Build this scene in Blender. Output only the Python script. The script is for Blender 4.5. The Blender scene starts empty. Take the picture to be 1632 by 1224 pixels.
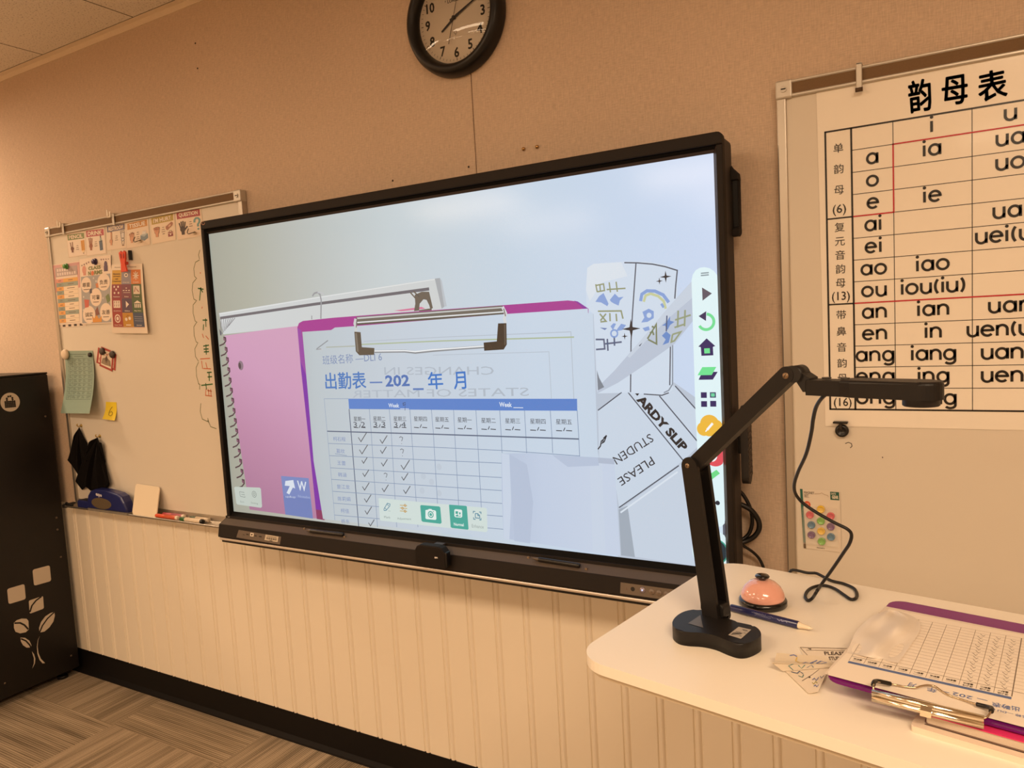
import bpy, bmesh, math, random
from mathutils import Vector, Matrix
from mathutils.geometry import tessellate_polygon

SC = bpy.context.scene
COL = SC.collection
PI = math.pi
random.seed(7)

# ------------------------------------------------------------------ camera, world, lights, exposure
CAM = Vector((2.06345, -1.78522, 1.46568))
FPX = 1174.8
CR = Vector((0.86734711, 0.49454926, -0.05594648))
CU = Vector((0.00529733, 0.10322971, 0.99464344))
CF = Vector((-0.49767552, 0.86299748, -0.0869162))
cd = bpy.data.cameras.new('camera'); cam = bpy.data.objects.new('camera', cd); COL.objects.link(cam)
cd.sensor_width = 36; cd.lens = FPX / 1632 * 36; cd.clip_start = 0.02
cam.matrix_world = Matrix(((CR.x, CU.x, -CF.x, CAM.x), (CR.y, CU.y, -CF.y, CAM.y), (CR.z, CU.z, -CF.z, CAM.z), (0, 0, 0, 1)))
SC.camera = cam

w = bpy.data.worlds.new('world'); SC.world = w; w.use_nodes = True
w.node_tree.nodes['Background'].inputs[0].default_value = (1.0, 0.74, 0.46, 1)
w.node_tree.nodes['Background'].inputs[1].default_value = 0.05

SC.view_settings.view_transform = 'Standard'
SC.view_settings.look = 'None'
SC.view_settings.exposure = 0.0
SC.view_settings.gamma = 1.0
SC.view_settings.use_curve_mapping = False

CEIL = 2.63
LAMP_COL = (1.0, 0.725, 0.48)
# recessed ceiling lamps: (x, y, length along x, width along y, watts)
LAMPS = [(-1.95, -2.35, 1.2, .6, 31), (0.45, -2.35, 1.2, .6, 27), (2.85, -2.35, 1.2, .6, 56),
         (-1.95, -4.75, 1.2, .6, 30), (0.45, -4.75, 1.2, .6, 30), (2.85, -4.75, 1.2, .6, 30),
         (-1.95, -6.55, 1.2, .6, 30), (0.45, -6.55, 1.2, .6, 30), (-2.35, -0.55, .24, .24, 34)]
for i, (lx, ly, la, lb, lw) in enumerate(LAMPS):
    ld = bpy.data.lights.new('lamp_light', 'AREA'); ld.shape = 'RECTANGLE'; ld.size = la; ld.size_y = lb
    ld.energy = lw; ld.color = LAMP_COL
    lo = bpy.data.objects.new('lamp_light', ld); COL.objects.link(lo); lo.location = (lx, ly, CEIL - 0.018)

# ------------------------------------------------------------------ helpers
def s2l(c):
    c = c / 255.0
    return c / 12.92 if c <= 0.04045 else ((c + 0.055) / 1.055) ** 2.4

MC = {}
def mat(rgb, rough=0.55, metal=0.0, emit=0.0, spec=0.5, coat=0.0, trans=0.0, alpha=1.0, noise=0.0, nscale=40.0, bump=0.0, key=None):
    """procedural principled material; rgb is sRGB 0..255"""
    k = (tuple(rgb), rough, metal, emit, spec, coat, trans, alpha, noise, nscale, bump)
    if k in MC: return MC[k]
    m = bpy.data.materials.new('material'); m.use_nodes = True
    nt = m.node_tree; b = nt.nodes['Principled BSDF']
    lin = tuple(s2l(v) for v in rgb) + (1,)
    b.inputs['Roughness'].default_value = rough; b.inputs['Metallic'].default_value = metal
    b.inputs['Specular IOR Level'].default_value = spec; b.inputs['Coat Weight'].default_value = coat
    b.inputs['Coat Roughness'].default_value = 0.08
    b.inputs['Transmission Weight'].default_value = trans; b.inputs['Alpha'].default_value = alpha
    if emit > 0:
        b.inputs['Base Color'].default_value = (0.01, 0.01, 0.01, 1)
        b.inputs['Emission Color'].default_value = lin; b.inputs['Emission Strength'].default_value = emit
    else:
        b.inputs['Base Color'].default_value = lin
        if noise > 0 or bump > 0:
            tc = nt.nodes.new('ShaderNodeTexCoord'); n = nt.nodes.new('ShaderNodeTexNoise')
            n.inputs['Scale'].default_value = nscale; n.inputs['Detail'].default_value = 4
            nt.links.new(tc.outputs['Object'], n.inputs['Vector'])
            if noise > 0:
                mx = nt.nodes.new('ShaderNodeMix'); mx.data_type = 'RGBA'
                mx.inputs[6].default_value = tuple(v * (1 - noise) for v in lin[:3]) + (1,)
                mx.inputs[7].default_value = tuple(min(1, v * (1 + noise)) for v in lin[:3]) + (1,)
                nt.links.new(n.outputs['Fac'], mx.inputs[0]); nt.links.new(mx.outputs[2], b.inputs['Base Color'])
            if bump > 0:
                bp = nt.nodes.new('ShaderNodeBump'); bp.inputs['Strength'].default_value = bump; bp.inputs['Distance'].default_value = 0.002
                nt.links.new(n.outputs['Fac'], bp.inputs['Height']); nt.links.new(bp.outputs['Normal'], b.inputs['Normal'])
    MC[k] = m
    return m

def hexc(h): return tuple(int(h[i:i + 2], 16) for i in (0, 2, 4))

def tag(o, label=None, cat=None, group=None, kind=None):
    if label: o['label'] = label
    if cat: o['category'] = cat
    if group: o['group'] = group
    if kind: o['kind'] = kind
    return o

def empty(name, loc, label=None, cat=None, group=None, kind=None):
    o = bpy.data.objects.new(name, None); COL.objects.link(o); o.location = loc; o.empty_display_size = 0.05
    return tag(o, label, cat, group, kind)

def origin_of(o):
    """world position of an object whose transforms are pure translations"""
    p = Vector(o.location)
    return p

def link_mesh(name, me, parent=None):
    o = bpy.data.objects.new(name, me); COL.objects.link(o)
    if parent is None:
        xs = [v.co for v in me.vertices]
        c = Vector(((min(v.x for v in xs) + max(v.x for v in xs)) / 2, (min(v.y for v in xs) + max(v.y for v in xs)) / 2, min(v.z for v in xs)))
        me.transform(Matrix.Translation(-c)); o.location = c
    else:
        off = Vector((0, 0, 0)); q = parent
        while q is not None: off += Vector(q.location); q = q.parent
        o.parent = parent
        me.transform(Matrix.Translation(-off))
    return o

class MB:
    """mesh builder: collects shapes in world coordinates into ONE mesh object"""
    def __init__(s): s.bm = bmesh.new(); s.M = Matrix.Identity(4)
    def _add(s, vs, fs, mi=0, smooth=False):
        bv = [s.bm.verts.new(s.M @ Vector(v)) for v in vs]
        out = []
        for f in fs:
            try:
                fc = s.bm.faces.new([bv[i] for i in f]); fc.material_index = mi; fc.smooth = smooth; out.append(fc)
            except ValueError: pass
        return bv, out
    def box(s, x0, x1, y0, y1, z0, z1, bev=0.0, seg=2, mi=0):
        vs = [(x, y, z) for x in (x0, x1) for y in (y0, y1) for z in (z0, z1)]
        fs = [(0, 1, 3, 2), (4, 6, 7, 5), (0, 4, 5, 1), (2, 3, 7, 6), (0, 2, 6, 4), (1, 5, 7, 3)]
        bv, fc = s._add(vs, fs, mi)
        if bev > 0:
            es = list({e for f in fc for e in f.edges})
            bmesh.ops.bevel(s.bm, geom=es, offset=bev, segments=seg, affect='EDGES', profile=0.5, material=mi)
        return s
    def prism(s, pts, base, U, V, depth, bev=0.0, seg=2, mi=0, smooth_side=False):
        """polygon pts (2D in U,V at base) extruded along -(UxV) by depth; bev rounds the front rim"""
        base, U, V = Vector(base), Vector(U), Vector(V); N = U.cross(V).normalized()
        n = len(pts)
        f = [base + U * p[0] + V * p[1] for p in pts]; k = [p - N * depth for p in f]
        fs = [tuple(range(n)), tuple(range(2 * n - 1, n - 1, -1))] + [(i, i + n, (i + 1) % n + n, (i + 1) % n) for i in range(n)]
        bv, fc = s._add(f + k, fs, mi)
        if smooth_side:
            for q in fc[2:]: q.smooth = True
        if bev > 0:
            es = list({e for e in fc[0].edges})
            bmesh.ops.bevel(s.bm, geom=es, offset=bev, segments=seg, affect='EDGES', profile=0.5, material=mi)
        return s
    def cyl(s, p0, p1, r0, r1=None, seg=24, mi=0, caps=True, smooth=True):
        r1 = r0 if r1 is None else r1
        p0, p1 = Vector(p0), Vector(p1); d = (p1 - p0).normalized()
        a = d.orthogonal().normalized(); b = d.cross(a)
        vs = []
        for p, r in ((p0, r0), (p1, r1)):
            vs += [p + (a * math.cos(2 * PI * i / seg) + b * math.sin(2 * PI * i / seg)) * r for i in range(seg)]
        fs = [(i, (i + 1) % seg, (i + 1) % seg + seg, i + seg) for i in range(seg)]
        bv, fc = s._add(vs, fs, mi, smooth)
        if caps:
            for rng in (range(seg - 1, -1, -1), range(seg, 2 * seg)):
                c = s.bm.faces.new([bv[i] for i in rng]); c.material_index = mi
        return s
    def lathe(s, prof, center, axis=(0, 0, 1), seg=48, mi=0):
        """profile list of (radius, height) around axis through center"""
        c = Vector(center); d = Vector(axis).normalized(); a = d.orthogonal().normalized(); b = d.cross(a)
        rings = []
        for r, h in prof:
            if r < 1e-6: rings.append([s.bm.verts.new(s.M @ (c + d * h))])
            else: rings.append([s.bm.verts.new(s.M @ (c + d * h + (a * math.cos(2 * PI * i / seg) + b * math.sin(2 * PI * i / seg)) * r)) for i in range(seg)])
        for A, B in zip(rings, rings[1:]):
            for i in range(seg):
                j = (i + 1) % seg
                q = [A[i % len(A)], A[j % len(A)], B[j % len(B)], B[i % len(B)]]
                u = []
                for v in q:
                    if v not in u: u.append(v)
                if len(u) > 2:
                    f = s.bm.faces.new(u); f.smooth = True; f.material_index = mi
        return s
    def tube(s, pts, r, seg=8, mi=0, closed=False, sub=6):
        pts = [Vector(p) for p in pts]
        if sub > 1 and len(pts) > 2:
            out = []; n = len(pts)
            for i in range(n if closed else n - 1):
                g = lambda k: pts[k % n] if closed else pts[max(0, min(n - 1, k))]
                p0, p1, p2, p3 = g(i - 1), g(i), g(i + 1), g(i + 2)
                for k in range(sub):
                    t = k / sub
                    out.append(0.5 * ((2 * p1) + (-p0 + p2) * t + (2 * p0 - 5 * p1 + 4 * p2 - p3) * t * t + (-p0 + 3 * p1 - 3 * p2 + p3) * t ** 3))
            if not closed: out.append(pts[-1])
            pts = out
        n = len(pts); rings = []; a = None
        for i, p in enumerate(pts):
            t = (pts[(i + 1) % n] - pts[i - 1]) if closed else (pts[min(n - 1, i + 1)] - pts[max(0, i - 1)])
            t.normalize()
            a = t.orthogonal().normalized() if a is None else (a - t * a.dot(t)).normalized()
            b = t.cross(a)
            rings.append([s.bm.verts.new(s.M @ (p + (a * math.cos(2 * PI * k / seg) + b * math.sin(2 * PI * k / seg)) * r)) for k in range(seg)])
        m = n if closed else n - 1
        for i in range(m):
            A, B = rings[i], rings[(i + 1) % n]
            for k in range(seg):
                f = s.bm.faces.new([A[k], A[(k + 1) % seg], B[(k + 1) % seg], B[k]]); f.smooth = True; f.material_index = mi
        if not closed:
            for R in (rings[0][::-1], rings[-1]):
                f = s.bm.faces.new(R); f.material_index = mi
        return s
    def grid(s, fn, nu, nv, mi=0, smooth=True):
        vs = [[s.bm.verts.new(s.M @ Vector(fn(i / nu, j / nv))) for j in range(nv + 1)] for i in range(nu + 1)]
        for i in range(nu):
            for j in range(nv):
                f = s.bm.faces.new([vs[i][j], vs[i + 1][j], vs[i + 1][j + 1], vs[i][j + 1]]); f.smooth = smooth; f.material_index = mi
        return s
    def build(s, name, mats, parent=None, fixn=True):
        if fixn: bmesh.ops.recalc_face_normals(s.bm, faces=s.bm.faces)
        me = bpy.data.meshes.new(name); s.bm.to_mesh(me); s.bm.free()
        for m in (mats if isinstance(mats, (list, tuple)) else [mats]): me.materials.append(m)
        return link_mesh(name, me, parent)

def rrect(x0, x1, y0, y1, r, n=6):
    out = []
    for cx, cy, a0 in ((x1 - r, y1 - r, 0), (x0 + r, y1 - r, 90), (x0 + r, y0 + r, 180), (x1 - r, y0 + r, 270)):
        for i in range(n + 1):
            a = math.radians(a0 + 90 * i / n); out.append((cx + r * math.cos(a), cy + r * math.sin(a)))
    return out

def ray(u, v): return (CF * FPX + CR * (u - 816) - CU * (v - 612))
def onplane(u, v, O, N):
    d = ray(u, v); t = (O - CAM).dot(N) / d.dot(N); return CAM + d * t
def at(u, v, y): return onplane(u, v, Vector((0, y, 0)), Vector((0, 1, 0)))      # photo point on a plane parallel to the wall
def az(u, v, z): return onplane(u, v, Vector((0, 0, z)), Vector((0, 0, 1)))      # photo point on a level plane

GC = {}
def glyphs(sx, bold=0.0):
    k = (sx, bold)
    if k not in GC:
        c = bpy.data.curves.new('txt', 'FONT'); c.body = sx; c.size = 1; c.resolution_u = 2; c.offset = bold
        o = bpy.data.objects.new('txt', c); COL.objects.link(o)
        m = bpy.data.meshes.new_from_object(o)
        vs = [(v.co.x, v.co.y) for v in m.vertices]; fs = [tuple(p.vertices) for p in m.polygons]
        bpy.data.objects.remove(o); bpy.data.curves.remove(c); bpy.data.meshes.remove(m)
        GC[k] = (vs, fs)
    return GC[k]

class Art:
    """printed / drawn artwork on a flat plane (O origin, U right, V up): one mesh with one material slot per ink"""
    def __init__(s, O, U, V, step=0.00025, **kw):
        s.O, s.U, s.V = Vector(O), Vector(U).normalized(), Vector(V).normalized(); s.N = s.U.cross(s.V)
        s.vs, s.fs, s.mi, s.mats, s.step, s.kw = [], [], [], [], step, kw
    def L(s, u, v):
        p = onplane(u, v, s.O, s.N) - s.O; return (p.dot(s.U), p.dot(s.V))
    def P(s, pts): return [s.L(*p) for p in pts]
    def m(s, c):
        if not isinstance(c, bpy.types.Material): c = mat(hexc(c), **s.kw)
        if c not in s.mats: s.mats.append(c)
        return s.mats.index(c)
    def raw(s, vs, fs, c, lay):
        b = len(s.vs); s.vs += [(x, y, lay * s.step) for x, y in vs]; k = s.m(c)
        for f in fs: s.fs.append(tuple(i + b for i in f)); s.mi.append(k)
    def poly(s, pts, c, lay=1):
        pts = list(pts)
        t = tessellate_polygon([[Vector((x, y, 0)) for x, y in pts]])
        s.raw(pts, [tuple(q) for q in t], c, lay)
    def ppoly(s, pts, c, lay=1): s.poly(s.P(pts), c, lay)
    def rect(s, x0, x1, y0, y1, c, lay=1, n=1, mm=1):
        vs = [(x0 + (x1 - x0) * i / n, y0 + (y1 - y0) * j / mm) for i in range(n + 1) for j in range(mm + 1)]
        s.raw(vs, [(i * (mm + 1) + j, (i + 1) * (mm + 1) + j, (i + 1) * (mm + 1) + j + 1, i * (mm + 1) + j + 1) for i in range(n) for j in range(mm)], c, lay)
    def line(s, pts, wd, c, lay=2, closed=False, cap=False):
        pts = [Vector(p) for p in pts]
        n = len(pts); vs = []; fs = []
        for i, p in enumerate(pts):
            a = pts[i - 1] if (i > 0 or closed) else None; b = pts[(i + 1) % n] if (i < n - 1 or closed) else None
            d1 = (p - a).normalized() if a is not None and (p - a).length > 1e-9 else None
            d2 = (b - p).normalized() if b is not None and (b - p).length > 1e-9 else None
            d1 = d1 or d2 or Vector((1, 0)); d2 = d2 or d1
            t = d1 + d2; t = t.normalized() if t.length > 1e-6 else d1
            nn = Vector((-t.y, t.x)); k = wd / 2 / max(0.35, abs(nn.dot(Vector((-d1.y, d1.x)))))
            vs += [tuple(p + nn * k), tuple(p - nn * k)]
        for i in range(n if closed else n - 1):
            j = (i + 1) % n; fs.append((2 * i, 2 * i + 1, 2 * j + 1, 2 * j))
        s.raw(vs, fs, c, lay)
        if cap:
            for p in (pts[0], pts[-1]): s.disc(p.x, p.y, wd / 2, c, lay, 10)
    def pline(s, pts, wd, c, lay=2, closed=False, cap=False): s.line(s.P(pts), wd, c, lay, closed, cap)
    def disc(s, x, y, r, c, lay=2, n=24, ry=None):
        ry = ry or r
        s.raw([(x + r * math.cos(2 * PI * i / n), y + ry * math.sin(2 * PI * i / n)) for i in range(n)], [tuple(range(n))], c, lay)
    def pdisc(s, u, v, r, c, lay=2, n=24, ry=None):
        x, y = s.L(u, v); s.disc(x, y, r, c, lay, n, ry)
    def arc(s, x, y, r, a0, a1, wd, c, lay=2, n=16, ry=None):
        ry = ry or r
        s.line([(x + r * math.cos(math.radians(a0 + (a1 - a0) * i / n)), y + ry * math.sin(math.radians(a0 + (a1 - a0) * i / n))) for i in range(n + 1)], wd, c, lay)
    def fat(s, fn, r, *a, **k):
        """heavier lettering: the same glyphs struck several times around a small circle"""
        for i in range(6):
            n = len(s.vs); fn(*a, **k)
            dx, dy = r * math.cos(i * PI / 3), r * math.sin(i * PI / 3)
            s.vs[n:] = [(x + dx, y + dy, z) for x, y, z in s.vs[n:]]
    def tq(s, tx, bl, br, tl, c, lay=3, bold=0.0):
        """text whose bounding box is fitted to the parallelogram bl, br, tl (local)"""
        vs, fs = glyphs(tx, bold)
        if not vs: return
        x0, x1 = min(v[0] for v in vs), max(v[0] for v in vs); y0, y1 = min(v[1] for v in vs), max(v[1] for v in vs)
        bl, br, tl = Vector(bl), Vector(br), Vector(tl)
        s.raw([tuple(bl + (br - bl) * ((v[0] - x0) / (x1 - x0)) + (tl - bl) * ((v[1] - y0) / max(1e-6, y1 - y0))) for v in vs], fs, c, lay)
    def ptq(s, tx, bl, br, tl, c, lay=3, bold=0.0): s.tq(tx, s.L(*bl), s.L(*br), s.L(*tl), c, lay, bold)
    def pt(s, tx, bl, br, h, c, lay=3, bold=0.0):
        s.ptq(tx, bl, br, (bl[0] - h * 0.07, bl[1] - h), c, lay, bold)
    def text(s, tx, x, y, h, c, lay=3, bold=0.0, align='c', wmax=None, sx=1.0, rot=0.0):
        """one line; x,y = centre (or left/right) and baseline, h = em size"""
        vs, fs = glyphs(tx, bold)
        if not vs: return
        x0, x1 = min(v[0] for v in vs), max(v[0] for v in vs)
        k = h * sx
        if wmax and (x1 - x0) * k > wmax: k = wmax / (x1 - x0)
        ox = {'c': -(x0 + x1) / 2, 'l': -x0, 'r': -x1}[align]
        ca, sa = math.cos(rot), math.sin(rot)
        q = [((v[0] + ox) * k, v[1] * h) for v in vs]
        s.raw([(x + a * ca - b * sa, y + a * sa + b * ca) for a, b in q], fs, c, lay)
    def back(s, pts, c, thick, lay=0):
        """the sheet itself: a thin solid carrying the artwork"""
        n = len(pts); b = len(s.vs); k = s.m(c)
        s.vs += [(x, y, lay * s.step) for x, y in pts] + [(x, y, lay * s.step - thick) for x, y in pts]
        for t in tessellate_polygon([[Vector((x, y, 0)) for x, y in pts]]):
            s.fs.append(tuple(i + b for i in t)); s.mi.append(k)
            s.fs.append(tuple(i + b + n for i in reversed(t))); s.mi.append(k)
        for i in range(n):
            j = (i + 1) % n; s.fs.append((b + i, b + i + n, b + j + n, b + j)); s.mi.append(k)
    def build(s, name, parent=None, bend=None, smooth=False):
        me = bpy.data.meshes.new(name)
        out = []
        for x, y, z in s.vs:
            if bend: z += bend(x, y)
            out.append(tuple(s.O + s.U * x + s.V * y + s.N * z))
        me.from_pydata(out, [], s.fs)
        for m in s.mats: me.materials.append(m)
        for p, k in zip(me.polygons, s.mi): p.material_index = k; p.use_smooth = smooth
        # faces look along +N
        bm = bmesh.new(); bm.from_mesh(me)
        for f in bm.faces:
            f.normal_update()
            if abs(f.normal.dot(s.N)) > 0.5 and f.normal.dot(s.N) < 0 and not getattr(s, 'solid', False): f.normal_flip()
        bm.to_mesh(me); bm.free()
        return link_mesh(name, me, parent)
X3, Y3, Z3 = Vector((1, 0, 0)), Vector((0, 1, 0)), Vector((0, 0, 1))
def wall_art(y, **kw): return Art((0, y, 0), X3, Z3, **kw)          # faces the room (-y)

# ------------------------------------------------------------------ the room
RX0, RX1, RY0 = -3.2, 5.0, -7.4

def node_mat(rough=0.7, spec=0.3):
    m = bpy.data.materials.new('material'); m.use_nodes = True
    nt = m.node_tree; b = nt.nodes['Principled BSDF']; b.inputs['Roughness'].default_value = rough; b.inputs['Specular IOR Level'].default_value = spec
    tc = nt.nodes.new('ShaderNodeTexCoord')
    return m, nt, b, tc
def N(nt, kind, **kw):
    n = nt.nodes.new('ShaderNode' + kind)
    for k, v in kw.items():
        if k == 'op': n.operation = v
        elif k.startswith('i'): n.inputs[int(k[1:])].default_value = v
        else: setattr(n, k, v)
    return n
def ramp(nt, stops):
    r = nt.nodes.new('ShaderNodeValToRGB'); e = r.color_ramp.elements
    while len(e) < len(stops): e.new(0.5)
    for q, (p, c) in zip(e, stops): q.position = p; q.color = tuple(c) + (1,)
    return r
def mapping(nt, tc, scale, out='Object'):
    mp = nt.nodes.new('ShaderNodeMapping'); mp.inputs['Scale'].default_value = scale
    nt.links.new(tc.outputs[out], mp.inputs['Vector']); return mp

# woven tan wall covering
def fabric_mat():
    m, nt, b, tc = node_mat(0.8, 0.2); L = nt.links.new
    n1 = N(nt, 'TexNoise'); n1.inputs['Scale'].default_value = 1; n1.inputs['Detail'].default_value = 3
    L(mapping(nt, tc, (420, 420, 40)).outputs[0], n1.inputs['Vector'])
    n2 = N(nt, 'TexNoise'); n2.inputs['Scale'].default_value = 1; n2.inputs['Detail'].default_value = 3
    L(mapping(nt, tc, (60, 60, 420)).outputs[0], n2.inputs['Vector'])
    n3 = N(nt, 'TexNoise'); n3.inputs['Scale'].default_value = 1.6; n3.inputs['Detail'].default_value = 3
    L(tc.outputs['Object'], n3.inputs['Vector'])
    a = N(nt, 'Math', op='ADD'); L(n1.outputs['Fac'], a.inputs[0]); L(n2.outputs['Fac'], a.inputs[1])
    a2 = N(nt, 'Math', op='MULTIPLY_ADD', i1=0.5); L(a.outputs[0], a2.inputs[0])
    k = N(nt, 'Math', op='MULTIPLY_ADD', i1=0.18, i2=-0.09); L(n3.outputs['Fac'], k.inputs[0]); L(k.outputs[0], a2.inputs[2])
    r = ramp(nt, [(0.30, (0.51, 0.385, 0.284)), (0.70, (0.73, 0.56, 0.422))]); L(a2.outputs[0], r.inputs[0]); L(r.outputs[0], b.inputs['Base Color'])
    bp = N(nt, 'Bump'); bp.inputs['Strength'].default_value = 0.25; bp.inputs['Distance'].default_value = 0.001
    L(a.outputs[0], bp.inputs['Height']); L(bp.outputs[0], b.inputs['Normal'])
    return m
FAB = fabric_mat()
PAINT = mat((214, 196, 174), 0.8, spec=0.2, noise=0.04, nscale=3)

mb = MB()
SEAM = 0.958
for x0, x1 in ((RX0, SEAM - 0.0012), (SEAM + 0.0012, RX1)):
    mb.box(x0, x1, 0.0, 0.1, 0.0, CEIL + 0.05, 0.0015, 1)
mb.box(SEAM - 0.01, SEAM + 0.01, 0.006, 0.09, 0.0, CEIL + 0.05, mi=1)
tag(mb.build('wall_back', [FAB, mat((60, 42, 28), 0.9)]), kind='structure')
for nm, b in (('wall_left', (RX0 - 0.1, RX0, RY0, 0.1)), ('wall_right', (RX1, RX1 + 0.1, RY0, 0.1)), ('wall_front', (RX0 - 0.1, RX1 + 0.1, RY0 - 0.1, RY0))):
    tag(MB().box(*b, 0.0, CEIL + 0.05).build(nm, PAINT), kind='structure')

# beadboard wainscot
BEAD0, PITCH = 0.158, 0.0976
prof = []
k0 = int((-1.95 - BEAD0) / PITCH); k1 = int((4.9 - BEAD0) / PITCH)
prof.append((RX0, -0.010))
for k in range(k0, k1 + 1):
    xb = BEAD0 + k * PITCH
    prof += [(xb - .0050, -0.0100), (xb - .0028, -0.0062), (xb - .0012, -0.0062), (xb + .0020, -0.0100), (xb + .0055, -0.0118), (xb + .0095, -0.0118),
             (xb + .0130, -0.0100), (xb + .0162, -0.0062), (xb + .0178, -0.0062), (xb + .0200, -0.0100)]
prof.append((RX1, -0.010))
mb = MB(); zz = (0.09, 0.772)
vs = [(x, y, z) for z in zz for x, y in prof]; n = len(prof)
mb._add(vs, [(i, i + 1, i + 1 + n, i + n) for i in range(n - 1)])
vs2 = [(x, y, zz[1]) for x, y in prof] + [(x, 0.0, zz[1]) for x, y in prof]
mb._add(vs2, [(i, i + 1, i + 1 + n, i + n) for i in range(n - 1)])
tag(mb.build('trim_1', mat((238, 226, 206), 0.45, spec=0.4, noise=0.03, nscale=2.5), fixn=False), 'cream beadboard panelling along the lower wall', kind='structure')

# black rubber cove base
BLK = mat((15, 12, 11), 0.6, spec=.2)
mb = MB(); q = [(0.0, 0.107), (-0.012, 0.107), (-0.013, 0.02), (-0.022, 0.006), (-0.024, 0.0), (0.0, 0.0)]
vs = [(x, y, z) for x in (RX0, RX1) for y, z in q]; n = len(q)
mb._add(vs, [(i, (i + 1) % n, (i + 1) % n + n, i + n) for i in range(n)])
tag(mb.build('baseboard_back', BLK), kind='structure')

# speckled ceiling tiles
cx0 = az(85.3, 91.8, CEIL).x
def ceil_mat():
    m, nt, b, tc = node_mat(0.9, 0.1); L = nt.links.new
    n1 = N(nt, 'TexNoise'); n1.inputs['Scale'].default_value = 160; n1.inputs['Detail'].default_value = 2; L(tc.outputs['Object'], n1.inputs['Vector'])
    r1 = ramp(nt, [(0.30, (0.40, 0.345, 0.29)), (0.42, (0.82, 0.755, 0.66))]); L(n1.outputs['Fac'], r1.inputs[0])
    sep = N(nt, 'SeparateXYZ'); L(tc.outputs['Object'], sep.inputs[0])
    lines = []
    for ax, off, per in ((0, CX, 0.595), (1, CY, 1.2)):
        a = N(nt, 'Math', op='ADD', i1=off); L(sep.outputs[ax], a.inputs[0])
        p = N(nt, 'Math', op='PINGPONG', i1=per / 2); L(a.outputs[0], p.inputs[0])
        g = N(nt, 'Math', op='GREATER_THAN', i1=0.0028); L(p.outputs[0], g.inputs[0]); lines.append(g)
    mn = N(nt, 'Math', op='MINIMUM'); L(lines[0].outputs[0], mn.inputs[0]); L(lines[1].outputs[0], mn.inputs[1])
    mx = N(nt, 'Mix', data_type='RGBA'); mx.inputs[6].default_value = (0.10, 0.08, 0.06, 1)
    L(mn.outputs[0], mx.inputs[0]); L(r1.outputs[0], mx.inputs[7]); L(mx.outputs[2], b.inputs['Base Color'])
    bp = N(nt, 'Bump'); bp.inputs['Strength'].default_value = 0.5; bp.inputs['Distance'].default_value = 0.003
    L(n1.outputs['Fac'], bp.inputs['Height']); L(bp.outputs[0], b.inputs['Normal'])
    return m
ccx, ccy = (RX0 + RX1) / 2, (RY0 + 0.1) / 2
CX, CY = ccx - cx0, ccy + 0.024
tag(MB().box(RX0, RX1, RY0, 0.1, CEIL, CEIL + 0.06).build('ceiling', ceil_mat()), kind='structure')
mb = MB()
mb.box(RX0, RX1, -0.024, 0.0, CEIL - 0.002, CEIL); mb.box(RX0, RX1, -0.0025, 0.0, CEIL - 0.022, CEIL)
tag(mb.build('trim_2', mat((232, 214, 190), 0.5)), 'metal wall angle where the ceiling meets the wall', kind='structure')

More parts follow.
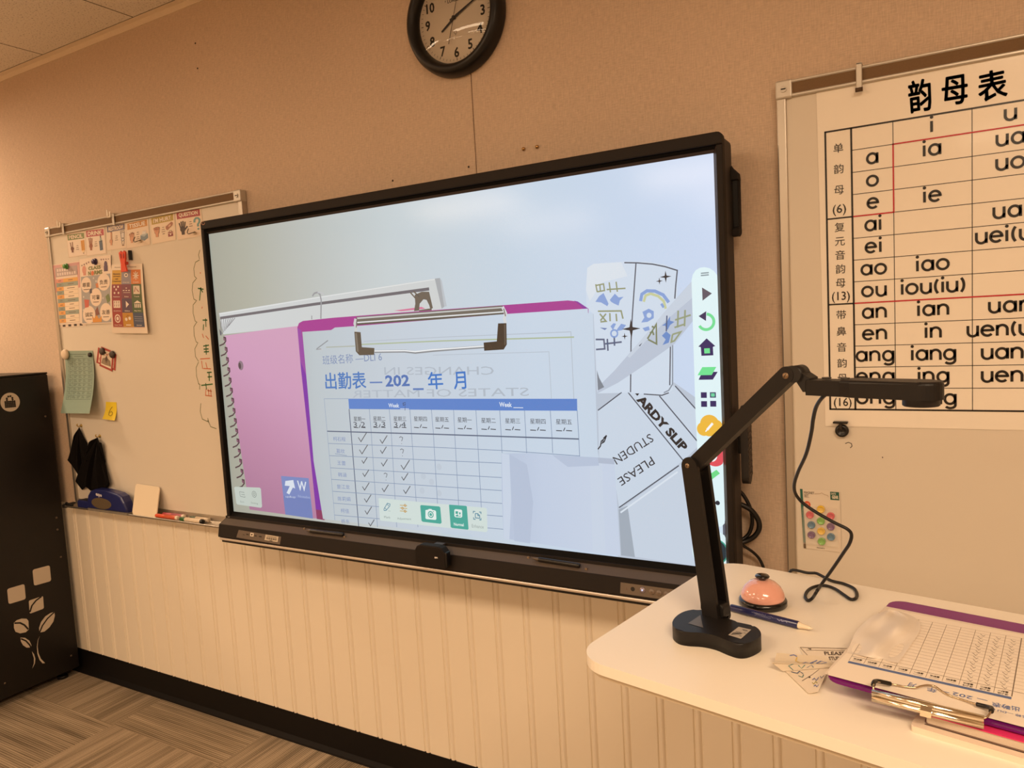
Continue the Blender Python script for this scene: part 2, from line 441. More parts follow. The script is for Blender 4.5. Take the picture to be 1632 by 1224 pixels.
# carpet tiles, ribs turned from tile to tile
def carpet_mat():
    m, nt, b, tc = node_mat(0.95, 0.05); L = nt.links.new
    T = 0.606
    sep = N(nt, 'SeparateXYZ'); L(tc.outputs['Object'], sep.inputs[0])
    fl = []; co = []
    for ax, off in ((0, FX), (1, FY)):
        a = N(nt, 'Math', op='ADD', i1=off); L(sep.outputs[ax], a.inputs[0])
        d = N(nt, 'Math', op='DIVIDE', i1=T); L(a.outputs[0], d.inputs[0])
        f = N(nt, 'Math', op='FLOOR'); L(d.outputs[0], f.inputs[0]); fl.append(f); co.append(a)
    s = N(nt, 'Math', op='ADD'); L(fl[0].outputs[0], s.inputs[0]); L(fl[1].outputs[0], s.inputs[1])
    par = N(nt, 'Math', op='PINGPONG', i1=1.0); L(s.outputs[0], par.inputs[0])
    mixc = N(nt, 'Mix', data_type='FLOAT'); L(par.outputs[0], mixc.inputs[0]); L(co[1].outputs[0], mixc.inputs[2]); L(co[0].outputs[0], mixc.inputs[3])
    mixd = N(nt, 'Mix', data_type='FLOAT'); L(par.outputs[0], mixd.inputs[0]); L(co[0].outputs[0], mixd.inputs[2]); L(co[1].outputs[0], mixd.inputs[3])
    cmb = N(nt, 'CombineXYZ'); L(mixc.outputs[0], cmb.inputs[0]); L(mixd.outputs[0], cmb.inputs[1]); L(s.outputs[0], cmb.inputs[2])
    def nz(sc, det):
        mp = nt.nodes.new('ShaderNodeMapping'); mp.inputs['Scale'].default_value = sc; L(cmb.outputs[0], mp.inputs['Vector'])
        n = N(nt, 'TexNoise'); n.inputs['Scale'].default_value = 1; n.inputs['Detail'].default_value = det; L(mp.outputs[0], n.inputs['Vector']); return n
    big, mid, fine = nz((22, 1.2, 7.3), 2), nz((120, 3, 3.1), 2), nz((500, 300, 1), 2)
    a = N(nt, 'Math', op='MULTIPLY_ADD', i1=0.40); L(big.outputs['Fac'], a.inputs[0])
    k = N(nt, 'Math', op='MULTIPLY', i1=0.35); L(mid.outputs['Fac'], k.inputs[0]); L(k.outputs[0], a.inputs[2])
    a2 = N(nt, 'Math', op='MULTIPLY_ADD', i1=0.25); L(fine.outputs['Fac'], a2.inputs[0]); L(a.outputs[0], a2.inputs[2])
    wv = N(nt, 'Math', op='MULTIPLY', i1=2 * PI / 0.0085); L(mixc.outputs[0], wv.inputs[0])
    sn = N(nt, 'Math', op='SINE'); L(wv.outputs[0], sn.inputs[0])
    a3 = N(nt, 'Math', op='MULTIPLY_ADD', i1=0.075); L(sn.outputs[0], a3.inputs[0]); L(a2.outputs[0], a3.inputs[2])
    r = ramp(nt, [(0.34, (0.13, 0.098, 0.066)), (0.52, (0.335, 0.26, 0.178)), (0.67, (0.53, 0.415, 0.295))]); L(a3.outputs[0], r.inputs[0]); L(r.outputs[0], b.inputs['Base Color'])
    bp = N(nt, 'Bump'); bp.inputs['Strength'].default_value = 0.6; bp.inputs['Distance'].default_value = 0.004
    L(a3.outputs[0], bp.inputs['Height']); L(bp.outputs[0], b.inputs['Normal'])
    return m
FX, FY = ccx + 0.687, RY0 / 2 + 0.231
tag(MB().box(RX0 - 0.1, RX1 + 0.1, RY0 - 0.1, 0.1, -0.06, 0.0).build('floor', carpet_mat()), kind='structure')

# recessed ceiling lamps
for i, (lx, ly, la, lb, lw) in enumerate(LAMPS):
    where = ['nearest the back wall at the left', 'nearest the back wall in the middle', 'nearest the back wall at the right', 'in the middle row at the left', 'in the middle row, centre', 'in the middle row at the right', 'in the rear row at the left', 'in the rear row, centre', 'small square one above the black cabinet'][i]
    t = empty('ceiling_light', (lx, ly, CEIL - 0.03), ('long white recessed ceiling lamp ' if i < 8 else 'recessed ceiling lamp, ') + where, 'ceiling light', 'recessed ceiling lamps')
    mb = MB()
    for x0, x1, y0, y1 in ((lx - la / 2 - .02, lx + la / 2 + .02, ly - lb / 2 - .02, ly - lb / 2), (lx - la / 2 - .02, lx + la / 2 + .02, ly + lb / 2, ly + lb / 2 + .02), (lx - la / 2 - .02, lx - la / 2, ly - lb / 2, ly + lb / 2), (lx + la / 2, lx + la / 2 + .02, ly - lb / 2, ly + lb / 2)):
        mb.box(x0, x1, y0, y1, CEIL - 0.03, CEIL)
    mb.build('frame', mat((235, 230, 220), 0.4), t)
    MB().box(lx - la / 2, lx + la / 2, ly - lb / 2, ly + lb / 2, CEIL - 0.014, CEIL).build('diffuser', mat((255, 224, 178), 0.4, emit=1.5), t)

# ------------------------------------------------------------------ whiteboards
ALU = mat((190, 182, 170), 0.35, metal=0.85)
ALU2 = mat((205, 198, 186), 0.4, metal=0.5)
CORK = mat((118, 92, 64), 0.9, noise=0.15, nscale=300)
BOARD = mat((221, 211, 195), 0.30, spec=0.5)
def screw(mb, x, y, z, mi):
    mb.cyl((x, y, z), (x, y - .0015, z), .004, seg=12, mi=mi)
def whiteboard(x0, x1, z0, z1, label):
    t = empty('whiteboard', ((x0 + x1) / 2, -0.01, z0), label, 'whiteboard')
    MB().box(x0 + .008, x1 - .008, -0.017, -0.001, z0 + .006, z1 - .012).build('writing_surface', BOARD, t)
    for xa, xb in ((x0, x0 + .02), (x1 - .02, x1)):
        MB().box(xa, xb, -0.024, -0.0005, z0, z1 - .03, .003).build('side_frame', ALU, t)
    mb = MB(); mb.box(x0, x1, -0.026, -0.0005, z1 - .006, z1, .002, 1); mb.box(x0, x1, -0.026, -0.0005, z1 - .036, z1 - .029, .002, 1)
    mb.build('map_rail', ALU2, t)
    MB().box(x0 + .01, x1 - .01, -0.0235, -0.001, z1 - .030, z1 - .005).build('cork_strip', CORK, t)
    for xa in (x0 - .001, x1 - .034):
        mb = MB(); mb.box(xa, xa + .035, -0.0285, -0.0005, z1 - .038, z1 + .002, .004, 2); mb.cyl((xa + .0175, -.028, z1 - .018), (xa + .0175, -.031, z1 - .018), .007, seg=16, mi=1)
        mb.box(xa + .0125, xa + .0225, -.0316, -.0305, z1 - .0192, z1 - .0168, mi=2)
        mb.build('corner_cap', [ALU2, ALU, BLK], t)
    mb = MB()
    prof = [(0, z0 + .012), (-.021, z0 + .012), (-.024, z0 - .008), (-.052, z0 - .013), (-.064, z0 - .012), (-.069, z0 - .0075), (-.072, z0 - .009), (-.067, z0 - .016), (-.052, z0 - .019), (-.020, z0 - .017), (0, z0 - .017)]
    vs = [(x, y, z) for x in (x0 + .004, x1 - .004) for y, z in prof]; n = len(prof)
    mb._add(vs, [(i, (i + 1) % n, (i + 1) % n + n, i + n) for i in range(n)] + [tuple(range(n)), tuple(range(2 * n - 1, n - 1, -1))])
    mb.build('marker_tray', ALU, t)
    mb = MB(); mb.box(x0 - .016, x0 + .006, -.072, -.02, z0 - .020, z0 - .004, .003)
    mb.build('tray_end_cap', mat((30, 27, 25), 0.5), t)
    return t
LBX0, LBX1, BZ0, BZ1 = -1.160, 0.034, 0.792, 1.953
TRAY_Z = BZ0 - .0105
wl = whiteboard(LBX0, LBX1, BZ0, BZ1, 'cream whiteboard at the left, hung with posters, half behind the big screen')
wr = whiteboard(1.762, 4.19, BZ0, BZ1, 'wide whiteboard at the right behind the pinyin chart')

# ------------------------------------------------------------------ interactive display
ZS = 0.872                         # bottom of the lit area
SY = -0.14
SW, SH = 1.650, 0.928
DK = mat((32, 26, 22), 0.65, spec=0.25)
DK2 = mat((34, 28, 25), 0.55)
DARK = mat((16, 14, 13), 0.4)
SIL = mat((225, 215, 205), 0.3, metal=0.6)
tv = empty('interactive_display', (0.825, -0.10, 0.775), 'huge black interactive screen on the wall showing an attendance sheet', 'screen')
TX0, TX1, TZ1 = -0.022, 1.672, 1.842
mb = MB(); mb.box(0.25, 1.40, -0.052, 0.0, 1.05, 1.70); mb.build('wall_mount', DARK, tv)
# body behind the glass
mb = MB(); mb.box(TX0 + .004, TX1 - .002, -0.136, -0.052, 0.80, TZ1 - .004, .012, 3); mb.build('housing', DK2, tv)
# frame, mitred with rounded top corners
def frame_bar(pts, name, y0, y1, bev=.003, m=DK):
    mb = MB(); mb.prism(pts, (0, y0, 0), X3, Z3, y1 - y0, bev, 2); return mb.build(name, m, tv)
top = [(TX0, 1.815)] + [(TX1, 1.815)] + [(TX1 - .012 + .012 * math.cos(math.radians(a)), TZ1 - .012 + .012 * math.sin(math.radians(a))) for a in (0, 22, 45, 67, 90)] + [(TX0 + .012 + .012 * math.cos(math.radians(a)), TZ1 - .012 + .012 * math.sin(math.radians(a))) for a in (90, 112, 135, 157, 180)]
frame_bar(top, 'top_frame', -0.153, -0.132)
frame_bar([(TX0, .845), (TX0 + .014, .845), (TX0 + .014, 1.8147), (TX0, 1.8147)], 'side_frame', -0.153, -0.132)
frame_bar([(TX1 - .014, .845), (TX1, .845), (TX1, 1.8147), (TX1 - .014, 1.8147)], 'side_frame', -0.153, -0.132)
# inner chamfer strips between frame and glass
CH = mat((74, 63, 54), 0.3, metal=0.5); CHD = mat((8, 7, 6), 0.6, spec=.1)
mb = MB()
x0, x1, z0, z1 = TX0 + .014, TX1 - .014, .858, 1.8130
ix0, ix1, iz0, iz1 = 0.0, SW, ZS, ZS + SH
yo, yi = -0.1500, -0.1405
def quad(a, b, c, d, mi): mb._add([a, b, c, d], [(0, 1, 2, 3)], mi)
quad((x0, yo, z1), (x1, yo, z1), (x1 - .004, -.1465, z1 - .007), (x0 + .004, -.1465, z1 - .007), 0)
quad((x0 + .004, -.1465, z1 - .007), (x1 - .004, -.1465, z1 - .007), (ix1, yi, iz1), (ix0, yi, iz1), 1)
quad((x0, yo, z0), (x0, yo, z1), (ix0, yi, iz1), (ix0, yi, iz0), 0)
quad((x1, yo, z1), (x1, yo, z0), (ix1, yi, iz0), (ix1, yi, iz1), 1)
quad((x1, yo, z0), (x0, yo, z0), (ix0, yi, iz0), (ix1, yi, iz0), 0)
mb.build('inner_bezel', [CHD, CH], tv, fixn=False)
# lower body with pen ledge
prof = [(-.1535, .8585), (-.1545, .8505), (-.1790, .8385), (-.1825, .8365), (-.1905, .7985), (-.1895, .7950), (-.06, .790), (-.06, .845), (-.13, .8585)]
mb = MB(); n = len(prof)
xa, xb = TX0 - .004, TX1 + .002
mb._add([(x, y, z) for x in (xa, xb) for y, z in prof], [(i, (i + 1) % n, (i + 1) % n + n, i + n) for i in range(n)] + [tuple(range(n)), tuple(range(2 * n - 1, n - 1, -1))])
mb.build('lower_housing', DK, tv)
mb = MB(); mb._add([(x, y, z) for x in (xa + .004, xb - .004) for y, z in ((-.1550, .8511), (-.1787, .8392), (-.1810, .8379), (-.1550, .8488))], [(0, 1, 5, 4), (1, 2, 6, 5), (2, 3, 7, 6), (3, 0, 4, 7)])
mb.build('pen_ledge', mat((88, 77, 68), .6, spec=.3), tv)  # lighter than the housing: light from above is put into the ledge colour
MB().box(TX0 - .002, TX1, -.1885, -.08, .7845, .7935, .003).build('silver_strip', SIL, tv)
MB().box(TX0, TX1 - .002, -.180, -.08, .776, .7850).build('under_edge', DARK, tv)
FU, FV = X3, Vector((0, -.1825 + .1905, .8365 - .7985)).normalized()
def front_art(**kw): return Art((0, -.1910, .7985), FU, FV, **kw)
# port panel at the left
a = front_art(rough=0.4, step=.0003)
P0 = mat((104, 92, 82), 0.45, spec=.4)
a.back(a.P([(380.5, 844.5), (448, 855.5), (446, 868), (376.5, 856.5)]), P0, .003)
for (u, v, ww, hh) in ((388.5, 852.3, 3, .8), (394.5, 851.8, 4, 1.8), (407.5, 854, 3.5, 1.6), (415, 855.2, 4.5, 1.8)):
    a.ppoly([(u - ww / 2, v - hh / 2 - .3), (u + ww / 2, v - hh / 2 + .3), (u + ww / 2, v + hh / 2 + .3), (u - ww / 2, v + hh / 2 - .3)], '140E0A', 1)
a.ppoly([(399.3, 849), (404.5, 849.8), (404, 855.2), (398.8, 854.4)], 'EDE0CC', 1); a.ppoly([(400.6, 850.6), (403, 851), (402.6, 853.6), (400.2, 853.2)], '2A211B', 2)
a.ppoly([(423.5, 852), (444, 855.2), (442.5, 864), (421.5, 860.6)], 'C9BBA6', 1)
a.ppoly([(426, 854.2), (441, 856.6), (440.4, 857.2), (425.8, 854.9)], '5A4C40', 2)
for k in range(22):
    u = 425.2 + k * .72
    if k % 5 != 3: a.ppoly([(u, 855.9 + k * .115), (u + .42, 855.97 + k * .115), (u + .2, 859.3 + k * .115), (u - .2, 859.2 + k * .115)], '2E261F', 2)
a.ppoly([(430, 861), (434.5, 861.7), (434.4, 862.6), (429.9, 861.9)], '3A3028', 2)
pp = a.build('port_panel', tv)
# control panel at the right
a = front_art(rough=0.4, step=.0003)
q = a.P([(989, 928), (1086, 945), (1086, 961), (988, 945.5)])
a.back([(q[0][0], q[0][1]), (q[0][0] + .262, q[0][1]), (q[0][0] + .262, q[3][1]), (q[0][0], q[3][1])], mat((110, 97, 84), 0.45, spec=.4), .003)
for u, v in ((998.7, 937.3), (999, 939.6)): a.pdisc(u, v, .0009, '5A2A20', 1, 8)
a.pdisc(1008.5, 938.8, .0052, '090706', 1, 20)
pc = a.build('control_panel', tv)
B0 = mat((124, 108, 94), 0.35); B1 = mat((100, 86, 72), 0.4)
def fp(u, v): return onplane(u, v, Vector((0, -.1910, .7985)), FU.cross(FV))
NB = FU.cross(FV)
c0 = fp(1024, 940.5)
buttons = [c0, fp(1039, 943.2), fp(1050.5, 945.3), fp(1062.3, 947), fp(1074, 949.3), fp(1086, 951.5)]
for i, c in enumerate(buttons):
    r = .0062
    mb = MB(); mb.lathe([(r + .001, -.0004), (r + .0008, .001), (r, .0014), (r - .0006, .0022), (0, .0026)], c, NB, 24)
    b = mb.build('power_button' if i == 0 else 'button', mat((150, 140, 150), .3, metal=.5) if i == 0 else B0, pc)
    if i == 0:
        MB().lathe([(.0022, .0026), (.0020, .0029), (0, .003)], c, NB, 16).build('power_light', mat((225, 225, 255), emit=1.0), b)
    else:
        MB().lathe([(.0030, .00235), (.0022, .0027), (0, .0028)], c, NB, 16).build('button_mark', B1, b)
# small white maker's marks
a = front_art(rough=.5); a.O = Vector((0, -.1535, .8585)); 
lg = Art((0, -.1540, .852), X3, Z3, rough=.5)
for sx0, sx1, sy0, sy1 in ((362.6, 363.3, 824, 829.5), (365.3, 366, 824.4, 830), (362.6, 366, 823.6, 824.3), (363, 365.8, 826.3, 827), (362.8, 365.8, 829.2, 830)):
    lg.ppoly([(sx0, sy0), (sx1, sy0), (sx1, sy1), (sx0, sy1)], 'B8AFA5', 0)
for (u, v) in ((321.5, 355.5), (322.8, 357.2), (325.5, 354.8), (324.8, 357.0)):
    pass
lg.build('corner_mark', tv)
lt = Art((0, -.1532, 1.83), X3, Z3, rough=.5)
lt.pline([(321.3, 354.8), (321.8, 357), (322.6, 358)], .002, 'C0896A', 0); lt.pline([(323.2, 358.2), (325.5, 357.4), (326.3, 354.6)], .002, 'C0896A', 0); lt.pline([(322.4, 353.8), (324.6, 353.2)], .0016, '9A5A45', 0)
lt.build('corner_sticker', tv)
# carrying handle on the right side
hx0 = TX1 - .003
mb = MB()
mb.prism([(0, 0), (.0, -.002), (.017, -.020), (.0185, -.034), (.018, -.150), (.015, -.158), (.0, -.158)][::-1], (hx0, -.066, 1.782), X3, Z3, .010, .002)
mb.prism([(.0, -.002), (.017, -.020), (.0185, -.034), (.0, -.034)][::-1], (hx0, -.076, 1.782), X3, Z3, .022, .002)
mb.prism([(.0, -.142), (.018, -.142), (.0175, -.152), (.014, -.158), (.0, -.158)][::-1], (hx0, -.076, 1.782), X3, Z3, .022, .002)
mb.build('carrying_handle', DK, tv)
MB().box(hx0 + .004, hx0 + .0135, -.069, -.0655, 1.645, 1.748).build('handle_recess', mat((8, 7, 7), .6), tv)
# pen magnets on the ledge
LN = Vector((0, -.0135, .0245)).normalized()      # ledge normal (roughly)
def ledge(u, v): return onplane(u, v, Vector((0, -.1545, .8508)), Vector((0, -.0120, .0245)))
for (u, v) in ((485.3, 843), (549.5, 856), (842.3, 889), (934.5, 907.3)):
    c = ledge(u, v)
    MB().box(c.x - .0035, c.x + .0035, c.y - .003, c.y + .003, c.z - .002, c.z + .004, .001, 1).build('pen_rest', mat((150, 132, 112), .3, metal=.6), tv)

# ---- the picture on the screen
def lit(h, e=0.93): return h if not isinstance(h, str) else mat(hexc(h), 0.14, emit=e, spec=0.5)
bgm = bpy.data.materials.new('material'); bgm.use_nodes = True
nt = bgm.node_tree; bs = nt.nodes['Principled BSDF']; bs.inputs['Base Color'].default_value = (.01, .01, .01, 1); bs.inputs['Roughness'].default_value = .14; bs.inputs['Specular IOR Level'].default_value = .5
tc = nt.nodes.new('ShaderNodeTexCoord'); sp = N(nt, 'SeparateXYZ'); nt.links.new(tc.outputs['Generated'], sp.inputs[0])
def lin(h): return tuple(s2l(v) for v in hexc(h))
r = ramp(nt, [(0.0, lin('A4A699')), (0.10, lin('AFB1A4')), (0.22, lin('B9BDB7')), (0.45, lin('C7D2D6')), (0.72, lin('C6D7E8')), (1.0, lin('CADBF5'))])
nt.links.new(sp.outputs[0], r.inputs[0]); nt.links.new(r.outputs[0], bs.inputs['Emission Color']); bs.inputs['Emission Strength'].default_value = .95

def grade(stops, ax=0, k=.93):
    """a tint that drifts across the displayed picture"""
    m = bpy.data.materials.new('material'); m.use_nodes = True; nt = m.node_tree; b = nt.nodes['Principled BSDF']
    b.inputs['Base Color'].default_value = (.01, .01, .01, 1); b.inputs['Roughness'].default_value = .14; b.inputs['Specular IOR Level'].default_value = .5
    tc = nt.nodes.new('ShaderNodeTexCoord'); sp = N(nt, 'SeparateXYZ'); nt.links.new(tc.outputs['Generated'], sp.inputs[0])
    if ax == 'd':
        a = N(nt, 'Math', op='ADD'); nt.links.new(sp.outputs[0], a.inputs[0]); nt.links.new(sp.outputs[2], a.inputs[1]); src = a.outputs[0]
    else: src = sp.outputs[ax]
    r = ramp(nt, [(p, lin(h)) for p, h in stops]); nt.links.new(src, r.inputs[0]); nt.links.new(r.outputs[0], b.inputs['Emission Color']); b.inputs['Emission Strength'].default_value = k
    return m
PINKG = grade([(0.05, 'A87796'), (.35, 'BE8AAA'), (.62, 'CF9DBE'), (.80, 'D2A2C0')], 'd')
PAPG = grade([(.19, 'B4BEC2'), (.26, 'BEC9CF'), (.45, 'C6D2DE'), (.72, 'CADAEB')])
TISG = grade([(.60, 'B9C7DE'), (.66, 'BBC9E0'), (.72, 'C4D2E8'), (.80, 'C9D6EA')])
S = Art((0, SY, 0), X3, Z3, step=0.00008)
def sp_(pts, h, lay=1, e=.93): S.ppoly(pts, lit(h, e), lay)
def sl(pts, wd, h, lay=3, **k): S.pline(pts, wd, lit(h), lay, **k)
def st(tx, bl, br, h, c, lay=9, bold=0.0): S.pt(tx, bl, br, h, lit(c), lay, bold)
PX = .0021                         # one photo pixel on the screen, roughly
S.rect(0, SW, ZS, ZS + SH, bgm, 0)
# whiteboard edge seen by the document camera
sp_([(349, 499), (500, 474), (693, 444), (705, 491), (690, 497), (560, 506), (480, 520), (356, 533)], 'D0D5D6', 1)
sp_([(350, 499.5), (500, 474.5), (693, 444.5), (693, 446), (500, 476), (350, 501)], 'E2E6E6', 2)
sp_([(693, 444), (701, 443), (708, 489), (704, 492)], 'A9AEB3', 2); sp_([(701, 443), (704, 447), (712, 488), (708, 489)], 'BCC4CB', 1)
sl([(351, 507), (500, 485), (684, 460.5)], .0085, '6C6B72', 3)
for k in range(7):
    sl([(353 + k * 3.6, 508.5 - k * .3), (352.4 + k * 2.0, 535 - k * 2.6)], .0022, '77777E', 3)
sp_([(349.5, 524), (354, 531), (351, 535)], '5F5F66', 3)
sl([(351, 508), (353, 534)], .002, '77777E', 3)
# little tower doodle
sp_([(661, 470), (672, 465), (684, 465), (690, 491), (686, 493), (684, 486), (680, 478), (675, 477), (669, 484), (668, 495), (660, 496), (662, 484)], '6A6258', 4)
sl([(654, 466), (662, 475)], .004, '6A6258', 4); sl([(659, 464), (668, 473)], .004, '6A6258', 4); sl([(668, 496), (688, 493)], .006, '6A6258', 4)
sp_([(628, 495), (672, 489), (678, 492), (640, 496)], 'D6789C', 3)
# wire hook
sl([(498, 472), (501, 467.5), (506, 466), (510, 469), (512, 478), (511.5, 508)], .005, '9A9CA0', 4)
sl([(506, 466), (512, 466.5), (517, 470)], .005, 'C3C6C8', 4); sl([(497, 503), (497, 509)], .003, '8E8E92', 4)
# pink notebook with spiral
sp_([(358, 535), (420, 526), (505, 516), (520, 700), (520, 828), (500, 826), (398, 812), (372, 640)], PINKG, 2)
for k in range(15):
    u, v = 353.5 + k * 2.1, 545 + k * 16.2
    sl([(u - 3.5, v + 6), (u + 3, v + 3.2), (u + 6.6, v - 1.5), (u + 6.2, v - 6.6), (u + 2.6, v - 7.6)], .0048, '4B3844', 4)
    S.pdisc(u + 4.6, v - 4.6, .0062, lit('80566E'), 3.6, 14)
S.pdisc(383.8, 582.5, .0125, lit('8C7784'), 4, 20, .0155); S.pdisc(382.3, 583, .006, lit('4F434C'), 4.5, 16, .0105)
sp_([(448, 758.5), (492, 762), (499, 826.5), (455, 820)], '7A8CC4', 4); sp_([(451.5, 790), (494.5, 795), (499, 826.5), (455, 820)], '7184BE', 4.4)
sp_([(455, 766.5), (467.5, 765), (470.5, 778.5), (466.8, 777), (461.3, 788), (456.8, 785.6), (462, 774.6), (454, 774)], 'DCE4F0', 5)
st('up&up', (455.5, 793.6), (471.5, 794.6), 4, 'CFD8EA'); st('W', (474.5, 781.2), (489.3, 783.6), 15.5, 'DCE4F0', 6, .02); st('Notebo', (475.5, 792.8), (494.5, 794.8), 4.2, 'A9B6DB')
# magenta clipboard
sp_([(474, 522), (476.5, 515), (483, 511.5), (530, 506.5), (640, 498), (800, 486.5), (905, 478.8), (921, 480.5), (938, 492), (938, 520), (560, 545), (488, 560), (486, 600)], 'A93E93', 5)
sp_([(474, 522), (480, 526), (492, 600), (500, 680), (512, 780), (517, 829), (505, 827), (492, 700), (480, 590)], '9A4AA6', 5.4)
sp_([(478.6, 575), (489, 600), (500, 680), (512, 780), (517, 818), (504, 816), (492, 700)], '7F35A8', 5.8); sp_([(503.6, 812), (516, 813.6), (517.5, 829), (505.2, 827)], '8C3A62', 5.9)
sp_([(915, 479.3), (921, 480.5), (938, 492), (930, 493), (924, 486)], '8E3AA0', 5.8)
# paper
sp_([(482, 529), (528, 526), (534, 522), (563, 520), (804, 500.6), (937, 491.8), (937.5, 499), (945, 499.6), (952.7, 720), (988, 884), (515, 827), (500, 735), (491, 628)], PAPG, 6)
sl([(505, 556), (523, 542.5)], .003, '8E9398', 8); sl([(504, 557), (512, 556)], .003, '9EA3A8', 8)
sl([(520, 553.4), (566, 551.5)], .003, 'AEB5A8', 7.5); sl([(576, 549), (700, 543.5), (915, 537.2)], .0034, 'AEBD9C', 7.5)
sl([(580, 544), (700, 537.5), (910, 528.8), (915, 640)], .0018, 'B5C0CC', 7.4); sl([(690, 566), (875, 560.6), (879, 635)], .0018, 'B9C5D2', 7.4)
# clip
sp_([(568, 505), (620, 501), (800, 487), (804, 492), (803, 500), (700, 509), (569, 517.5)], '6E6A62', 8)
sp_([(569, 506), (800, 489), (801, 491), (570, 508.5)], 'C9CCCB', 9); sp_([(569.5, 513), (802, 496), (802.5, 498), (569.5, 515)], 'E4E8EA', 9); sp_([(569.5, 516), (802.5, 499.2), (802.5, 500.8), (570, 518)], '57534C', 9)
sl([(567, 508), (565.5, 516), (568, 522), (567, 529)], .0095, 'CDD0CF', 9); sl([(569, 510), (568, 522)], .003, '6A665E', 9.5)
sl([(801, 489), (806, 499), (804, 508), (806, 516)], .0085, 'D9DCDD', 9); sl([(803, 492), (806, 504)], .003, '77736C', 9.5)
sp_([(565, 528.6), (575, 529.4), (577, 553.3), (597, 554.6), (596.6, 565.5), (573, 566.2), (567.4, 560)], '5B5348', 10); sp_([(566.5, 531), (569, 531), (572, 561), (569, 560)], '7E766A', 10.4)
sp_([(794, 515.4), (807.3, 515), (808, 549), (803, 557), (772, 559), (771, 546), (792, 544)], '40372F', 10); sp_([(803.5, 517), (806, 517), (806.6, 548), (804, 551)], '5E544A', 10.4)
sl([(597, 560.3), (645, 559.6), (662, 561.6), (690, 558.6), (730, 555.4), (772, 552.6)], .0080, '8C9196', 9.6); sl([(597, 559.4), (645, 558.8), (662, 560.4), (690, 557.4), (772, 551.6)], .0035, 'F0F4F6', 9.9)
# headings
st('班级名称 —DLI 6', (514.8, 581.5), (609.3, 575.5), 14.5, '7D91B8')
S.fat(st, .0008, '出勤表', (519.6, 620.6), (584, 619.2), 26, '5C80BE', 9); sl([(589.5, 609.6), (609.6, 609.3)], .0042, '5C80BE', 9)
st('202', (615, 616.6), (653.4, 615.6), 18.6, '4F76B8', 9, .03); sl([(658.5, 620.2), (675.5, 620)], .0055, '5C80BE', 9)
S.fat(st, .0008, '年', (683.5, 620.5), (706.8, 619.6), 27, '4F7CC6', 9); S.fat(st, .0008, '月', (724.5, 620.4), (743.4, 619.4), 27, '4F7CC6', 9)
def ghost(tx, bl, br, h):      # printing on the far side of the sheet shows through mirrored
    S.ptq(tx, br, bl, (br[0] - .5, br[1] - h), lit('B2BECB'), 7.6)
ghost('CHANGES IN', (613, 597.5), (787.5, 597.4), 13.5); ghost('STATES OF MATTER', (562, 634), (843, 631), 13.5)
# attendance table
bar = [(555.4, 635.4), (919.8, 635.5), (920.2, 654.6), (800, 654.2), (556.6, 651.7)]
sp_(bar, '5B86CF', 8)
st('Week', (619.6, 649.4), (636.6, 649.6), 6.6, 'E2ECF8', 9, .02); sl([(638, 651.4), (652, 651.6)], .0016, 'E2ECF8', 9); sl([(646.4, 641.5), (642.5, 642.5), (643, 646), (646.2, 644.6), (646.4, 641.2), (645.6, 654)], .0018, '3F4F6B', 10)
st('Week', (796.2, 648.4), (816.2, 648.8), 7.6, 'E8F0FA', 9, .02); sl([(818.5, 649.6), (834, 649.8)], .0018, 'E8F0FA', 9)
LNC = '8296B4'
col652 = [556.6, 588.7, 620.5, 653.4, 687.6, 723, 758.6, 796.5, 836, 877, 920]
col690 = [559.7, 591.8, 623.8, 656.1, 691, 725, 761, 799, 838.4, 880, 922.7]
y690 = [688.4, 688.9, 689.4, 690, 692, 692.7, 693.7, 695.4, 697, 698.6, 699.6]
sl([(516.8, 635.5), (555.4, 635.4)], .0016, '94A6C0', 8); sl([(516.8, 635.5), (521.6, 688), (527, 746), (534, 829)], .0016, '94A6C0', 8)
sl([(920, 654), (922.7, 699.6), (924, 728)], .0016, LNC, 8)
slope = [.081, .066, .058, .068, .058, .055, .055, .05, .047, .045, .04]
for k in range(10):
    yb = 840 if k < 7 else 722
    sl([(col652[k], 652), (col690[k], y690[k]), (col690[k] + slope[k] * (yb - y690[k]), yb)], .0032 if k == 0 else .0016, '5C6A82' if k == 0 else LNC, 8)
yl = [688.4, 708, 727.6, 747.4, 766, 785, 804, 823]; so = [.031, .037, .044, .057, .066, .072, .078, .084]
for i in range(8):
    xr = 922.7 if i == 0 else (923.8 if i == 1 else 806)
    x0 = 521.7 + (yl[i] - 688) * .088
    f = lambda x: yl[i] + (x - 560) * so[i]
    if i == 0: sl([(x0, f(x0)), (691, 692), (922.7, 699.6)], .0034, '5C6A82', 8.2)
    elif i == 1: sl([(x0, f(x0)), (692, 712.8), (800, 717.8), (923.8, 726.6)], .0017, LNC, 8.2)
    else: sl([(x0, f(x0)), (xr, f(xr))], .0017, LNC, 8.2)
day = '一二三四五一二三四五'
dc = [(573.5, 667.5), (605, 667.2), (637.8, 667.4), (670.5, 667.5), (705, 668.5), (741, 669.3), (779, 670.3), (817.5, 671), (857.6, 671.8), (899.2, 672.6)]
for k, (u, v) in enumerate(dc):
    wd = 9.3 + .38 * k
    st('星期' + day[k], (u - wd, v + 3.6), (u + wd, v + 4.2), 7.4 + .12 * k, '343A46', 9)
    vv = v + 13.5
    for a0, a1 in ((-1.0, -.25), (.25, 1.0)): sl([(u + wd * a0, vv), (u + wd * a1, vv + .6)], .0022, '2E3440', 9)
    sl([(u - .9, vv + .8), (u + 1.4, vv - 4.6)], .0022, '2E3440', 9)
for s_, u, v in (('3 2', 573.2, 681), ('3 3', 605.2, 680.6), ('3 4', 637.8, 681)):
    st(s_, (u - 9.4, v), (u + 9.4, v), 8.6, '525A66', 9.5)
